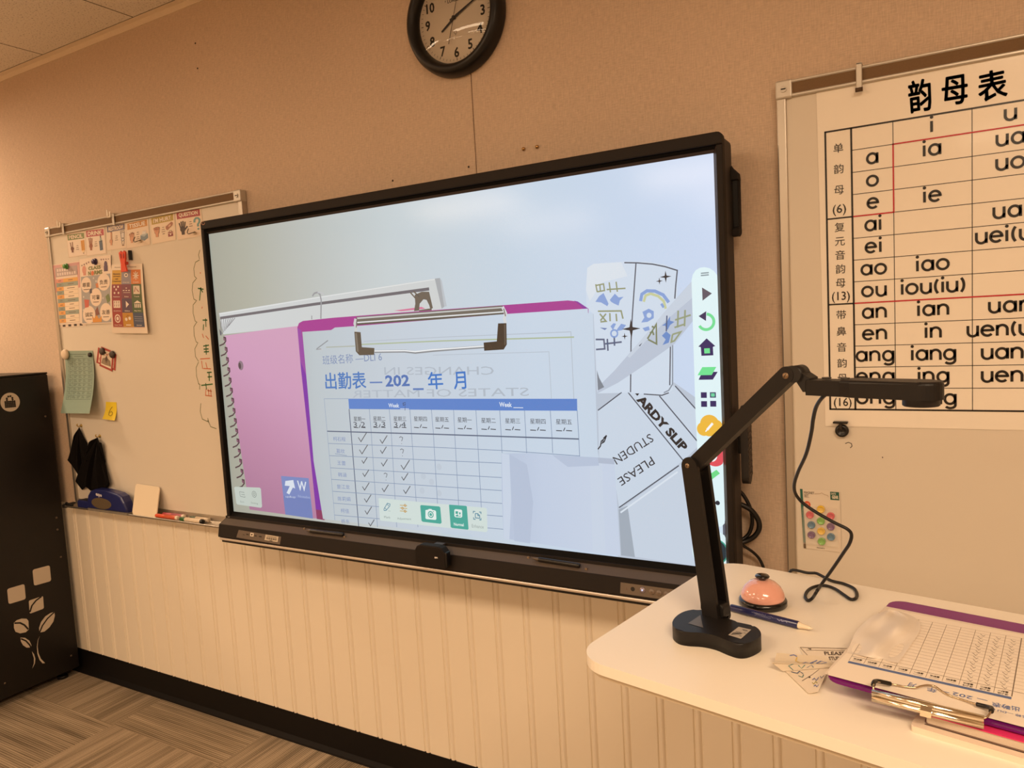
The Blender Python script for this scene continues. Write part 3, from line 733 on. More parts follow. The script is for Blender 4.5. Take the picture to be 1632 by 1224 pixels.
names = ['柯石程', '葛欣', '王蕾', '韩涵', '曾江龙', '陈莉娟', '柯佳', '杨东']
for i, nm in enumerate(names):
    u = [541.3, 543, 544.6, 546, 547.8, 549, 550.2, 551][i]; v = [699.5, 718.8, 737.8, 756.5, 775.6, 795, 814, 831][i]; wd = 3.3 * len(nm)
    st(nm, (u - wd, v + 3.2), (u + wd, v + 4), 7, '7B8FBC', 9)
sl([(534, 723), (553, 726)], .0016, '8496B6', 9)
def tick(u, v, k=1.0): sl([(u - 5.5 * k, v - 1), (u - 1.8 * k, v + 5 * k), (u + 6 * k, v - 7.5 * k)], .0027, '5B6066', 9.5)
for u, v, k in ((577.6, 698, 1.15), (579.3, 717.5, 1.15), (581, 734.5, .75), (583, 755, .85), (583, 776.3, .95), (586, 795.4, .95), (587, 814.5, .95), (592, 834, .8), (611.3, 701.4, 1), (611, 718.2, .85), (612.6, 738.3, .85), (614, 779, .9), (645.8, 742, 1.2), (645.2, 760.6, .9), (648.4, 781.6, .95)): tick(u, v, k)
for u, v in ((639.6, 700), (641, 719.5), (614.8, 758)):
    sl([(u - 3, v - 2.6), (u - .6, v - 4.2), (u + 2.4, v - 2.6), (u + 1.6, v + .8), (u + .6, v + 3)], .002, '6A7078', 9.5); S.pdisc(u + .6, v + 7, .0012, lit('6A7078'), 9.5, 8)
for u, v in ((700, 744), (675, 759), (688, 768), (673, 782), (700, 786), (668, 804)): S.pdisc(u, v, .009, lit('C1CDDA'), 7.2, 14)
# laminated pass and tardy slip at the right
sp_([(945, 500), (1003, 560), (1118, 640), (1118, 905), (985, 888), (952, 720)], 'BCC8D8', 1.4)
sp_([(953, 653), (990, 625), (1076, 615), (1112, 655), (1112, 712), (1089, 734), (987, 810), (975, 735), (955, 730)], 'CCDAEA', 2)
sp_([(1083, 742), (1112, 722), (1119, 905), (1010, 887), (1002, 815), (988, 812)], 'C9D6E6', 1.8); sp_([(986, 812), (1000, 806), (1012, 888), (990, 885)], 'A3AFBD', 1.9)
for q in ([(953, 654), (990.9, 625.3)], [(1000.7, 625), (1089, 734)], [(1051, 631), (1112, 704)], [(1076, 615), (1110, 653)], [(986.6, 809), (1082, 742)]): sl(q, .0028, '4D5563', 3)
sl([(989, 817), (1080, 752)], .004, 'DCE7F3', 3)
S.ptq('ARDY SLIP', (1013.5, 637.5), (1087, 721), (1023.5, 627.5), lit('23262C'), 4, .05)
sp_([(1012, 627), (1019, 627), (1016, 631)], '23262C', 4)
S.ptq('STUDEN', (1035.5, 690.5), (976, 729), (1043, 702.5), lit('2C3038'), 4); S.ptq('PLEASE', (1037, 727), (983.5, 763), (1044.5, 739), lit('2C3038'), 4)
sl([(953, 716), (957, 711), (958.5, 703), (962, 700), (960, 706), (963, 704), (966, 696)], .003, '2C3038', 4); sl([(962, 699), (967, 694)], .004, '2C3038', 4)
# pass card
sp_([(934, 462), (936, 427), (946, 420.5), (992, 417), (1030, 417), (1058, 421), (1080, 430.5), (1079, 480), (1073, 560), (1073.5, 610), (1071, 622), (1061, 630), (1000, 626), (952, 627), (946, 500), (935, 492)], 'D2E0F0', 3)
sp_([(934, 462), (936, 427), (946, 420.5), (990, 418), (1000, 440), (960, 450), (940, 480)], 'DCE6F0', 3.2)
sl([(1013.7, 419), (1008, 500), (1005.8, 545), (1005, 625)], .0030, '565D6A', 4)
sl([(995, 418.6), (1016, 419), (1040, 421), (1060, 425), (1079.5, 431), (1077, 455), (1075.5, 476)], .0030, '565D6A', 4)
sl([(1068.6, 549), (1067.5, 614)], .003, '5A6170', 4.2); sl([(1072, 545), (1072, 612), (1066, 622), (1058, 626)], .003, '8C97A6', 4.2); sl([(1026, 628), (1055, 630), (1066, 626)], .0026, '4B525E', 4.2)
def star(u, v, r, c='2B2D33'):
    x, y = S.L(u, v); k = r * PX
    pts = [((k if i % 2 == 0 else k * .24) * math.cos(PI / 4 * i), (k if i % 2 == 0 else k * .24) * math.sin(PI / 4 * i)) for i in range(8)]
    S.poly([(x + a, y + b) for a, b in pts], lit(c), 6)
star(1006, 524, 11); star(1061, 441, 6.5); star(1051, 448, 4); star(995.7, 536, 4)
OL, BL, BLD, GR = '969C7C', '88A5DB', '6F86B8', '5F6A86'
for q in ([(949.5, 453), (952, 465.5)], [(950, 455), (962, 452.5), (963.5, 463), (952, 465)], [(956, 453), (957, 464)], [(971, 450), (973, 466)], [(982, 449), (984, 465)], [(967, 461.5), (997, 459.5)]): sl(q, .0034, OL, 5)
sp_([(949, 481), (955, 472), (962, 467), (970, 484), (968, 488), (958, 482)], BL, 5); sp_([(972, 478), (980, 468), (986, 474), (994, 473), (988, 479), (986, 487), (979, 484), (974, 481)], BL, 5)
for q in ([(953, 496), (990, 495.5), (993, 508)], [(956, 500), (966, 512), (957, 513)], [(966, 500), (957, 511)], [(972, 499), (972.5, 512)], [(982, 500), (983, 512)]): sl(q, .0038, OL, 5)
sp_([(973, 520), (978, 515), (982, 516), (977, 526)], BL, 5); sp_([(984, 524), (990, 516), (998, 518), (992, 526), (982, 528)], BL, 5); sp_([(956, 522), (968, 523), (964, 526)], BLD, 5)
for q in ([(949.5, 541), (962.5, 541), (964, 556), (950, 557)], [(968, 540), (969, 559)], [(964.5, 548), (991, 545)], [(979, 536), (979.5, 551)]): sl(q, .0042, GR, 5)
S.arc(*S.L(979, 531.5), .0085, 0, 360, .004, lit(BL), 5)
S.pline([(1021, 480), (1023, 469), (1031, 463.5), (1044, 464), (1057, 470), (1066, 482)], .0075, lit(BL), 5); S.pline([(1026, 481), (1029, 471), (1037, 468), (1049, 472), (1058, 480), (1061, 492)], .0060, lit('C9CFA0'), 5); S.pline([(1054, 484), (1058, 490)], .006, lit(BL), 5)
sp_([(1024, 497), (1034, 492), (1042, 496), (1042, 507), (1032, 513), (1022, 514), (1027, 506)], BL, 5); S.pdisc(1034.5, 502.5, .006, lit('D2E0F0'), 5.5, 12)
sp_([(1024, 523), (1034, 520), (1036, 526), (1028, 528)], BL, 5)
# folded laminate crossing the card
sp_([(1103, 448), (1090, 462), (1060, 496), (1019, 545), (980, 590), (955, 615), (952, 627), (985, 610), (1030, 580), (1075, 548), (1104, 512)], 'BCC8DA', 5.6)
sp_([(1103, 448), (1060, 496), (1019, 545), (1000, 568), (1004, 570), (1060, 512), (1104, 474)], 'C9D5E4', 5.8)
for q, c in (([(1032, 540), (1046, 517), (1046.5, 548), (1033, 541)], '7E8668'), ([(1036, 531), (1040, 528), (1042, 534)], '7E8668'), ([(1039, 520), (1044, 523)], '7E8668')): S.pline(q, .004, lit(c), 6.2)
sp_([(1055, 519), (1063, 513), (1068, 504), (1068, 511), (1075, 513), (1068, 518), (1064, 526), (1060, 519)], '6B8FCC', 6.2); sp_([(1055, 535), (1062, 528), (1069, 534), (1066, 546), (1056, 550), (1061, 541)], '6B8FCC', 6.2); S.pline([(1063, 503), (1062, 528)], .003, lit('4F5F80'), 6.3)
for q in ([(1081, 495), (1080, 522)], [(1076, 510), (1101, 502)], [(1075, 522), (1090, 517)], [(1072, 533), (1085, 529), (1075, 543), (1070, 545), (1072, 533)], [(1092, 494), (1091, 520)]): S.pline(q, .004, lit('98A183'), 6.2)
sp_([(1018, 551), (1024, 546), (1020, 552)], '4A5468', 6.2)
sp_([(951.4, 590), (955, 602), (963, 617), (953, 622)], '7F8894', 6)
# tissue slip over the sheet
sp_([(799.6, 722.7), (840, 722), (880, 725), (953, 729), (979, 731), (983, 790), (989, 886), (803, 858), (800, 790)], TISG, 11)
sp_([(812, 724), (840, 740), (850, 800), (845, 866), (820, 862)], 'B8C6DD', 11.3); sp_([(940, 729), (960, 730), (962, 800), (966, 883), (945, 880)], 'CBD8EA', 11.3)
sp_([(880, 725), (953, 729), (955, 742), (905, 744)], 'B9C7DE', 11.4); sp_([(800, 722.7), (812, 724), (815, 800), (812, 860), (803, 858)], 'CBD8EA', 11.3); sp_([(953, 729), (979, 731), (979.6, 740), (954, 738)], 'B4C0D4', 11.5)
# side tool bar
SB = 'E2F7FB'
lft = [(1117, 838), (1113.5, 760), (1108.6, 660), (1102.2, 447.5)]
topa = [(1104, 438), (1109, 430.5), (1116, 426.6), (1123, 425.8), (1131, 427.5), (1138, 432), (1143, 438.5), (1145.4, 446)]
sp_(lft + topa + [(1148.8, 569), (1151.8, 660), (1155.5, 770), (1157.8, 826), (1155, 834), (1150, 839), (1140, 840)], SB, 8, .95)
sp_([(1147, 839), (1152, 837), (1152.5, 858), (1147.5, 856)], 'D4E8F6', 7.5); sp_([(1152, 837), (1157.8, 830), (1159.5, 872), (1152.5, 858)], '5A5F6C', 7.4)
S.pdisc(1136, 880, .0475, lit(SB), 8, 40, .052); S.pdisc(1140, 878.5, .030, lit('2E9C86'), 9, 32); S.pdisc(1138.8, 878.5, .028, lit('15323F'), 9.5, 32)
Z = lambda a, b: (1090 + a / 5.1, 420 + b / 5.1)
sl([Z(138, 80), Z(203, 74)], .0028, '8FA0A8', 9); sl([Z(138, 98), Z(203, 92)], .0028, '8FA0A8', 9)
sp_([Z(148, 195), Z(228, 243), Z(152, 302)], '5E5766', 9)
sp_([Z(120, 428), Z(182, 387), Z(180, 467)], '37305A', 9.4)
cx_, cy_ = S.L(*Z(181, 474)); S.arc(cx_, cy_, .0172, 84, -152, .0064, lit('74E39A'), 9, 28)
NV, GN = '2E2560', '6FE796'
sp_([Z(118, 675), Z(185, 608), Z(255, 670), Z(236, 678), Z(240, 746), Z(143, 750), Z(138, 680)], NV, 9); sp_([Z(165, 690), Z(211, 688), Z(213, 729), Z(167, 731)], GN, 9.5)
sp_([Z(120, 945), Z(150, 880), Z(275, 880), Z(236, 943)], NV, 9); sp_([Z(112, 908), Z(150, 842), Z(264, 840), Z(226, 906)], GN, 9.5)
for q in ((138, 1046, 186, 1092), (212, 1046, 260, 1090), (140, 1118, 188, 1165), (214, 1116, 263, 1163)): sp_([Z(q[0], q[1]), Z(q[2], q[1]), Z(q[2] + 1, q[3]), Z(q[0] + 1, q[3])], NV, 9)
sp_([Z(220, 1054), Z(251, 1054), Z(252, 1082), Z(221, 1082)], '6FD8A6', 9.5)
for u, v, r_ in ((1122, 683.5, .016), (1131, 676, .0215), (1140, 681, .018), (1130, 685, .015), (1138, 686.5, .012)): S.pdisc(u, v, r_, lit('F2BC45'), 9, 24)
sl([(1127, 685), (1136, 674.5)], .0052, 'FFFFFF', 10); sl([(1124.6, 687.8), (1127, 685)], .0026, 'FFFFFF', 10)
S.pdisc(1139.5, 727, .0235, lit('E5505E'), 9, 24); sp_([(1120, 733), (1139, 733), (1142, 719), (1128, 722)], 'E5505E', 9); S.arc(*S.L(1133, 726), .012, -80, 60, .005, lit('FFFFFF'), 10)
sp_([(1128, 758), (1142, 748.5), (1147.5, 754.5), (1132, 766)], '6FE08C', 9)
S.pdisc(1143.8, 801.4, .0052, lit('1D2A3C'), 9, 16)
# bottom tool bar
T = lambda a, b: (600 + a / 8.16, 780 + b / 8.16)
sp_([T(30, 116), T(45, 112), T(700, 175), T(1420, 238), T(1437, 252), T(1447, 535), T(1430, 555), T(700, 475), T(60, 405), T(46, 390)], 'D3E2DE', 12)
TE = '45AA9C'
sp_([T(582, 202), T(815, 220), T(832, 232), T(850, 430), T(835, 446), T(605, 420), T(588, 405), T(572, 215)], TE, 13); sp_([T(950, 197), T(1165, 213), T(1178, 222), T(1200, 512), T(1190, 523), T(985, 500), T(968, 488), T(946, 205)], TE, 13)
sp_([T(640, 268), T(675, 262), T(685, 252), T(718, 254), T(728, 266), T(765, 272), T(778, 285), T(782, 385), T(770, 396), T(650, 384), T(640, 372)], 'E6F2EE', 14)
S.arc(*S.L(*T(709, 325)), .0085, 0, 360, .003, lit(TE), 15); S.pdisc(*T(709, 325), .0045, lit(TE), 15, 16); sl([T(735, 288), T(750, 289)], .0016, '3F8F84', 15)
def icon_line(q, c, wd=.0022): sl([T(*p) for p in q], wd, c, 15)
icon_line([(100, 255), (145, 178), (180, 190), (176, 215), (128, 272), (102, 272), (100, 255)], '5F8FA6'); icon_line([(108, 235), (132, 262)], '5F8FA6'); icon_line([(140, 190), (165, 215)], '5F8FA6'); icon_line([(155, 278), (186, 281)], 'A9B9BA', .0014)
for yy, xx in ((205, 375), (242, 342), (280, 375)):
    icon_line([(308, yy - 2), (402, yy + 6)], 'C9A860', .002); S.arc(*S.L(*T(xx, yy + 2)), .0034, 0, 360, .0018, lit('C08A35'), 15, 12)
sp_([T(1015, 265), T(1030, 255), T(1105, 262), T(1117, 275), T(1118, 352), T(1105, 366), T(1030, 360), T(1016, 345)], 'E6F2EE', 14)
sp_([T(1030, 282), T(1065, 284), T(1062, 318), T(1032, 316)], TE, 15); sp_([T(1075, 296), T(1098, 298), T(1098, 322), T(1080, 326)], TE, 15); sp_([T(1032, 336), T(1060, 322), T(1072, 348), T(1098, 336), T(1098, 352), T(1036, 350)], TE, 15)
for q in ([(1262, 310), (1262, 284), (1288, 286)], [(1338, 292), (1362, 294), (1362, 320)], [(1266, 360), (1268, 386), (1292, 388)], [(1340, 394), (1362, 396), (1362, 370)], [(1288, 312), (1320, 314), (1346, 340), (1346, 374), (1290, 368), (1288, 312)], [(1320, 314), (1322, 340), (1346, 340)]): icon_line(q, '5D8FA6', .0024)
S.ptq('Mark', S.L and T(104, 372), T(186, 378), T(101, 342), lit('8B9A98'), 15) if False else S.ptq('Mark', T(104, 372), T(186, 378), T(101, 342), lit('8B9A98'), 15)
S.ptq('Adjustment', T(275, 398), T(456, 406), T(272, 362), lit('8B9A98'), 15); S.ptq('Normal', T(1012, 470), T(1140, 480), T(1008, 430), lit('E6F4F0'), 15, .02); S.ptq('Enhance', T(1245, 494), T(1398, 508), T(1241, 450), lit('9AA7A6'), 15)
# corner tool bar
sp_([(373.5, 777), (375.5, 775.6), (414, 777), (416.2, 779), (418, 807.5), (416, 809.2), (379, 804), (377, 802)], 'C3CEC6', 12)
sl([(382, 783.5), (389, 784.5)], .0016, '7F8A88', 13); sl([(382, 783.5), (383.5, 791)], .0016, '7F8A88', 13); sl([(383.5, 791), (391, 792.5)], .0016, '7F8A88', 13); sl([(385, 787.8), (390.5, 788.6)], .0016, '7F8A88', 13); sl([(389, 784.5), (389.3, 786)], .0016, '7F8A88', 13); sl([(390.4, 790.6), (391, 792.5)], .0016, '7F8A88', 13)
S.arc(*S.L(405.5, 787.6), .010, 0, 360, .0018, lit('7F8A88'), 13, 20); S.arc(*S.L(405.5, 787.6), .0045, 0, 360, .0018, lit('7F8A88'), 13, 14)
st('Exit', (383.5, 800.6), (389.5, 801.4), 3, '98A39E', 13); st('Setting', (400.5, 803), (411.5, 804.6), 3.6, '8C9792', 13)
# clip everything to the lit area
S.vs = [(min(max(x, 0.0), SW), min(max(y, ZS), ZS + SH), z) for x, y, z in S.vs]
scr = S.build('screen', tv); tag(scr, 'bright screen showing an attendance sheet on a clipboard')

# ------------------------------------------------------------------ paper sheets with artwork in unit coordinates
class Sheet:
    """thin paper / laminate between four world corners, x right 0..1, y down 0..1, optional bulge along its normal"""
    def __init__(s, TL, TR, BR, BL, paper, bulge=None, nu=6, nv=6, step=.0003, thick=.0005, rough=.5):
        s.c = [Vector(q) for q in (TL, TR, BR, BL)]; s.bulge = bulge or (lambda x, y: 0.0)
        s.N = (s.c[1] - s.c[0]).cross(s.c[3] - s.c[0]).normalized() * -1
        s.step, s.rough = step, rough
        s.vs, s.fs, s.mi, s.mats = [], [], [], []
        b = 0; k = s.m(paper)
        for lay in (0, -thick / step):
            for i in range(nu + 1):
                for j in range(nv + 1): s.vs.append(s.w(i / nu, j / nv, lay))
        M = nv + 1; o = (nu + 1) * M
        for i in range(nu):
            for j in range(nv):
                a, c, d, e = i * M + j, i * M + j + 1, (i + 1) * M + j + 1, (i + 1) * M + j
                s.fs += [(a, c, d, e), (o + e, o + d, o + c, o + a)]; s.mi += [k, k]
        rim = [(i * M) for i in range(nu + 1)] + [(nu * M + j) for j in range(1, M)] + [(i * M + nv) for i in range(nu - 1, -1, -1)] + [j for j in range(nv - 1, 0, -1)]
        for a, b2 in zip(rim, rim[1:] + rim[:1]): s.fs.append((b2, a, a + o, b2 + o)); s.mi.append(k)
    def w(s, x, y, lay=0):
        a, b, c, d = s.c
        p = a * ((1 - x) * (1 - y)) + b * (x * (1 - y)) + c * (x * y) + d * ((1 - x) * y)
        return p + s.N * (s.bulge(x, y) + lay * s.step)
    def m(s, c):
        if not isinstance(c, bpy.types.Material): c = mat(hexc(c), s.rough)
        if c not in s.mats: s.mats.append(c)
        return s.mats.index(c)
    def raw(s, vs, fs, c, lay):
        b = len(s.vs); s.vs += [s.w(x, y, lay) for x, y in vs]; k = s.m(c)
        for f in fs: s.fs.append(tuple(i + b for i in f)); s.mi.append(k)
    def poly(s, pts, c, lay=1):
        t = tessellate_polygon([[Vector((x, -y, 0)) for x, y in pts]]); s.raw(pts, [tuple(q) for q in t], c, lay)
    def rect(s, x0, x1, y0, y1, c, lay=1, n=4, mm=4):
        vs = [(x0 + (x1 - x0) * i / n, y0 + (y1 - y0) * j / mm) for i in range(n + 1) for j in range(mm + 1)]
        s.raw(vs, [(i * (mm + 1) + j, i * (mm + 1) + j + 1, (i + 1) * (mm + 1) + j + 1, (i + 1) * (mm + 1) + j) for i in range(n) for j in range(mm)], c, lay)
    def line(s, pts, wd, c, lay=2, asp=1.0):
        """asp = height / width of the sheet, keeps the stroke width even"""
        pts = [Vector((x, y * asp)) for x, y in pts]; vs = []; fs = []; n = len(pts)
        for i, p in enumerate(pts):
            t = (pts[min(n - 1, i + 1)] - pts[max(0, i - 1)]); t = t.normalized() if t.length > 0 else Vector((1, 0))
            q = Vector((-t.y, t.x)) * wd / 2; vs += [(p.x + q.x, (p.y + q.y) / asp), (p.x - q.x, (p.y - q.y) / asp)]
        for i in range(n - 1): fs.append((2 * i, 2 * i + 1, 2 * i + 3, 2 * i + 2))
        s.raw(vs, fs, c, lay)
    def disc(s, x, y, rx, ry, c, lay=2, n=20):
        s.raw([(x + rx * math.cos(2 * PI * i / n), y + ry * math.sin(2 * PI * i / n)) for i in range(n)], [tuple(range(n))], c, lay)
    def text(s, tx, x0, x1, ytop, ybot, c, lay=3, bold=0.0):
        vs, fs = glyphs(tx, bold)
        if not vs: return
        a0, a1 = min(v[0] for v in vs), max(v[0] for v in vs); b0, b1 = min(v[1] for v in vs), max(v[1] for v in vs)
        s.raw([(x0 + (x1 - x0) * (v[0] - a0) / (a1 - a0), ybot + (ytop - ybot) * (v[1] - b0) / max(1e-6, b1 - b0)) for v in vs], fs, c, lay)
    def build(s, name, parent=None, smooth=False):
        me = bpy.data.meshes.new(name); me.from_pydata([tuple(v) for v in s.vs], [], s.fs)
        for m in s.mats: me.materials.append(m)
        for p, k in zip(me.polygons, s.mi): p.material_index = k; p.use_smooth = smooth
        return link_mesh(name, me, parent)
def psheet(tl, tr, br, bl, ys, paper, **k):
    """corners picked on the photo; ys = distance of each corner from the wall plane"""
    if not isinstance(ys, (tuple, list)): ys = (ys,) * 4
    return Sheet(*[at(u, v, -y) for (u, v), y in zip((tl, tr, br, bl), ys)], paper, **k)
BY = .0180                         # a sheet lying on a whiteboard

# ------------------------------------------------------------------ pinyin chart
def stroke_letters():
    G = {}
    def arc(cx, cy, rx, ry, a0, a1, n=18): return [(cx + rx * math.cos(math.radians(a0 + (a1 - a0) * i / n)), cy + ry * math.sin(math.radians(a0 + (a1 - a0) * i / n))) for i in range(n + 1)]
    xh = .5; r = .25
    bowl = arc(.25, xh / 2, r - .02, xh / 2, 0, 360, 26)
    G['o'] = ([arc(.26, xh / 2, .25, xh / 2, 0, 360, 28)], .52); G['a'] = ([bowl, [(.49, xh + .02), (.49, -.02)]], .50)
    G['e'] = ([[(.02, .27), (.49, .27)] + arc(.255, xh / 2, .24, xh / 2, 5, 318, 24)], .50)
    G['i'] = ([[(.04, xh + .02), (.04, -.02)], 'dot'], .08)
    G['u'] = ([[(.02, xh + .02), (.02, .20)] + arc(.23, .20, .21, .215, 180, 360, 14) , [(.44, xh + .02), (.44, -.02)]], .45)
    G['n'] = ([[(.02, xh + .02), (.02, -.02)], arc(.23, .29, .21, .215, 180, 0, 14) + [(.44, -.02)]], .45)
    G['g'] = ([bowl, [(.49, xh + .02), (.49, -.06)] + arc(.265, -.06, .225, .16, 0, -150, 12)], .50)
    G['v'] = (G['u'][0] + ['dots'], .45)
    G['('] = ([arc(.38, .30, .33, .46, 130, 230, 12)], .19); G[')'] = ([arc(-.19, .30, .33, .46, 50, -50, 12)], .19)
    return G
GL = stroke_letters()
INK = '17130F'
ch = wall_art(-.0185, rough=.35, spec=.5, step=.0003)
CX0, CX1, CZ0, CZ1 = 1.8470, 2.406, 1.1875, 1.9190
q = [ch.L(1301, 143), ch.L(1315.5, 679.5)]
ch.back([(q[0][0], CZ1), (CX1, CZ1), (CX1, CZ0 + .001), (q[1][0], CZ0 + .001)], mat((243, 234, 219), .35, coat=.2), .0006)
FXL, C1, C2, C3, C4, FXR = 1.8605, 1.9115, 1.9905, 2.1300, 2.2560, 2.3860
FT, FB = 1.8305, 1.2270; RH = (FT - FB) / 13
def hrow(k): return FT - RH * k
def cl(x0, z0, x1, z1, wd, c=INK, lay=2): ch.line([(x0, z0), (x1, z1)], wd, c, lay)
RED = 'C21A2E'
for x in (FXL, C1, FXR): cl(x, FT + .0013, x, FB - .0013, .0038)
for z in (FT, FB): cl(FXL - .0016, z, FXR + .0016, z, .0036)
for k in (4, 8): cl(FXL, hrow(k), C1, hrow(k), .0032)
for x in (C2, C3, C4): cl(x, FT, x, FB, .0013)
for k in range(1, 13): cl(C1, hrow(k), FXR, hrow(k), .0013)
cl(C2 - .0013, hrow(1), FXR, hrow(1), .0028, RED, 3); cl(C2, hrow(1) + .0014, C2, hrow(4) - .0014, .0028, RED, 3); cl(C1 + .0016, hrow(4), C2, hrow(4), .0028, RED, 3); cl(C1 + .0016, hrow(8), FXR, hrow(8), .0028, RED, 3)
def word(tx, xc, zb, h=.0440, gap=.17):
    wd = sum(GL[c][1] for c in tx) + gap * (len(tx) - 1); x = xc - wd * h / 2
    for c in tx:
        for stq in GL[c][0]:
            if stq == 'dot': ch.disc(x + .04 * h, zb + .71 * h, .078 * h, INK, 3, 14)
            elif stq == 'dots':
                for dx in (.12, .34): ch.disc(x + dx * h, zb + .70 * h, .06 * h, INK, 3, 14)
            else: ch.line([(x + a * h, zb + b * h) for a, b in stq], .124 * h, INK, 3)
        x += (GL[c][1] + gap) * h
colA = ['', 'a', 'o', 'e', 'ai', 'ei', 'ao', 'ou', 'an', 'en', 'ang', 'eng', 'ong']
colI = ['i', 'ia', '', 'ie', '', '', 'iao', 'iou(iu)', 'ian', 'in', 'iang', 'ing', 'iong']
colU = ['u', 'ua', 'uo', '', 'uai', 'uei(ui)', '', '', 'uan', 'uen(un)', 'uang', 'ueng', '']
colV = ['v', '', '', 've', '', '', '', '', 'van', 'vn', '', '', '']
for col, x0, x1 in ((colA, C1, C2), (colI, C2, C3), (colU, C3, C4), (colV, C4, FXR)):
    for k, tx in enumerate(col):
        if tx: word(tx, (x0 + x1) / 2, hrow(k + 1) + .0138, .0400, .17 if len(tx) < 4 else .15)
for tx, k0, zs in (('单韵母', 0, (.038, .082, .126)), ('复元音韵母', 4, (.020, .050, .080, .110, .140)), ('带鼻音韵母', 8, (.024, .060, .095, .130, .163))):
    for c, dz in zip(tx, zs): ch.text(c, (FXL + C1) / 2, hrow(k0) - dz - .0075, .0215, INK, 3)
for tx, zb in (('(6)', hrow(4) + .011), ('(13)', hrow(8) + .009), ('(16)', FB + .0075)): ch.text(tx, (FXL + C1) / 2, zb, .0260, INK, 3, .006, wmax=.036)
ch.fat(ch.ptq, .0012, '韵', (1450.5, 181), (1485, 174.5), (1447, 131), INK, 3); ch.fat(ch.ptq, .0012, '母', (1503.5, 169.5), (1543, 163), (1500.5, 125), INK, 3); ch.fat(ch.ptq, .0012, '表', (1561, 163), (1605.5, 154), (1557.5, 118), INK, 3)
o = ch.build('pinyin_chart'); tag(o, 'large white pinyin finals chart with red lines hanging on the right whiteboard', 'chart')

# clip that hangs the chart from the rail
def rail_clip(x, zt, label, flag=False):
    t = empty('rail_clip', (x, -.03, zt), label, 'clip', 'metal clips on the whiteboard rails')
    mb = MB(); mb.box(x - .006, x + .006, -.031, -.0265, zt - (.040 if flag else .052), zt + .006, .0015, 1); mb.box(x - .006, x + .006, -.031, -.002, zt + .002, zt + .006, .001, 1)
    mb.build('hook_plate', ALU2, t)
    if not flag: mb = MB(); mb.cyl((x - .007, -.034, zt - .050), (x + .007, -.034, zt - .050), .0045, seg=16); mb.build('roller', mat((88, 66, 46), .4, metal=.4), t)
    if flag:
        mb = MB(); mb.box(x - .030, x - .024, -.036, -.030, zt - .004, zt + .022, .0015, 1); mb.box(x - .030, x - .008, -.036, -.031, zt - .010, zt - .003, .0015, 1); mb.box(x - .013, x - .007, -.036, -.030, zt - .006, zt + .014, .0015, 1)
        mb.build('card_holder', mat((236, 226, 208), .2, metal=.3), t)
p = at(1369, 117, -.03); rail_clip(p.x, BZ1, 'small metal clip holding the top of the pinyin chart')
p = at(99, 356, -.03); rail_clip(p.x, BZ1, 'metal rail clip above the PENCIL card', True)
p = at(179, 340, -.03); rail_clip(p.x, BZ1, 'metal rail clip above the RESTROOM card', True)

# black magnetic clip at the foot of the chart
c = at(1340, 683, -.03)
t = empty('magnetic_clip', (c.x, -.03, c.z - .012), 'small black magnetic clip under the bottom edge of the pinyin chart', 'clip')
BK = mat((18, 16, 15), .35)
mb = MB(); mb.box(c.x - .0155, c.x + .0145, -.036, -.0195, c.z + .0115, c.z + .0155, .001, 1); mb.build('jaw', BK, t)
MB().box(c.x - .003, c.x + .003, -.034, -.026, c.z - .002, c.z + .012, .001, 1).build('neck', mat((50, 44, 38), .3, metal=.4), t)
mb = MB(); mb.lathe([(0, 0), (.0135, 0), (.0142, .003), (.0135, .010), (.009, .0125), (.0075, .010), (0, .0095)], (c.x + .0015, -.0175, c.z - .006), (0, -1, 0), 28); mb.build('magnet', BK, t)

# left half of a hidden wall notice peeping out behind the chart
# magnet set in its blister pack
m4 = [at(1275, 779, -.019), at(1338.5, 783, -.019), at(1341, 880.5, -.019), at(1281, 873.5, -.019)]
t = empty('magnet_pack', tuple((m4[2] + m4[3]) / 2), 'blister pack of ten coloured round magnets hanging on the right whiteboard', 'magnet set')
sh = Sheet(*m4, mat((226, 214, 197), .4), step=.0004, thick=.0006)
sh.rect(0, .065, 0, 1.0, '1F6152', 1); sh.rect(.0, .065, .90, 1.0, '6A5A48', 1.3)
sh.text('MAGNET', .10, .36, .035, .075, '3A332B', 2); sh.text('SET', .10, .21, .085, .125, '3A332B', 2); sh.rect(.10, .23, .132, .135, '3A332B', 2)
sh.rect(.76, .98, .015, .148, '205A4A', 1); sh.text('DOTS', .785, .90, .03, .062, 'E9DEC8', 2, .02); sh.text('GEAR', .80, .96, .072, .128, 'E9DEC8', 2, .04)
sh.line([(.37, .067), (.50, .060), (.55, .045), (.62, .07), (.70, .08), (.71, .105)], .012, 'B79F82', 2, 1.5); sh.disc(.165, .255, .085, .058, 'D9552F', 1.5, 24); sh.text('10', .135, .20, .225, .285, 'F2D9B8', 2)
sh.text('MAGNETS', .36, .56, .955, .975, '4A3F33', 2)
sh.build('card', t)
cols = {'y': (238, 196, 40), 'r': (214, 58, 82), 'g': (116, 190, 62), 'b': (44, 118, 158), 'p': (104, 56, 126)}
for X, Y, c in ((490, 430, 'y'), (312, 520, 'r'), (650, 540, 'r'), (490, 620, 'g'), (335, 685, 'b'), (650, 712, 'p'), (495, 785, 'y'), (337, 847, 'p'), (655, 880, 'b'), (503, 952, 'g')):
    p = at(1260 + X / 10.2, 770 + Y / 10.2, -.026); r = .0085
    mb = MB(); mb.lathe([(0, 0), (r * .9, 0), (r, .0015), (r, .0055), (r * .88, .0072), (r * .78, .0070), (r * .72, .0060), (0, .0062)], (p.x, -.0197, p.z), (0, -1, 0), 28)
    mb.build('magnet', mat(cols[c], .25, coat=.4), t)
b0 = at(1280, 805, -.03); b1 = at(1338, 876, -.03)
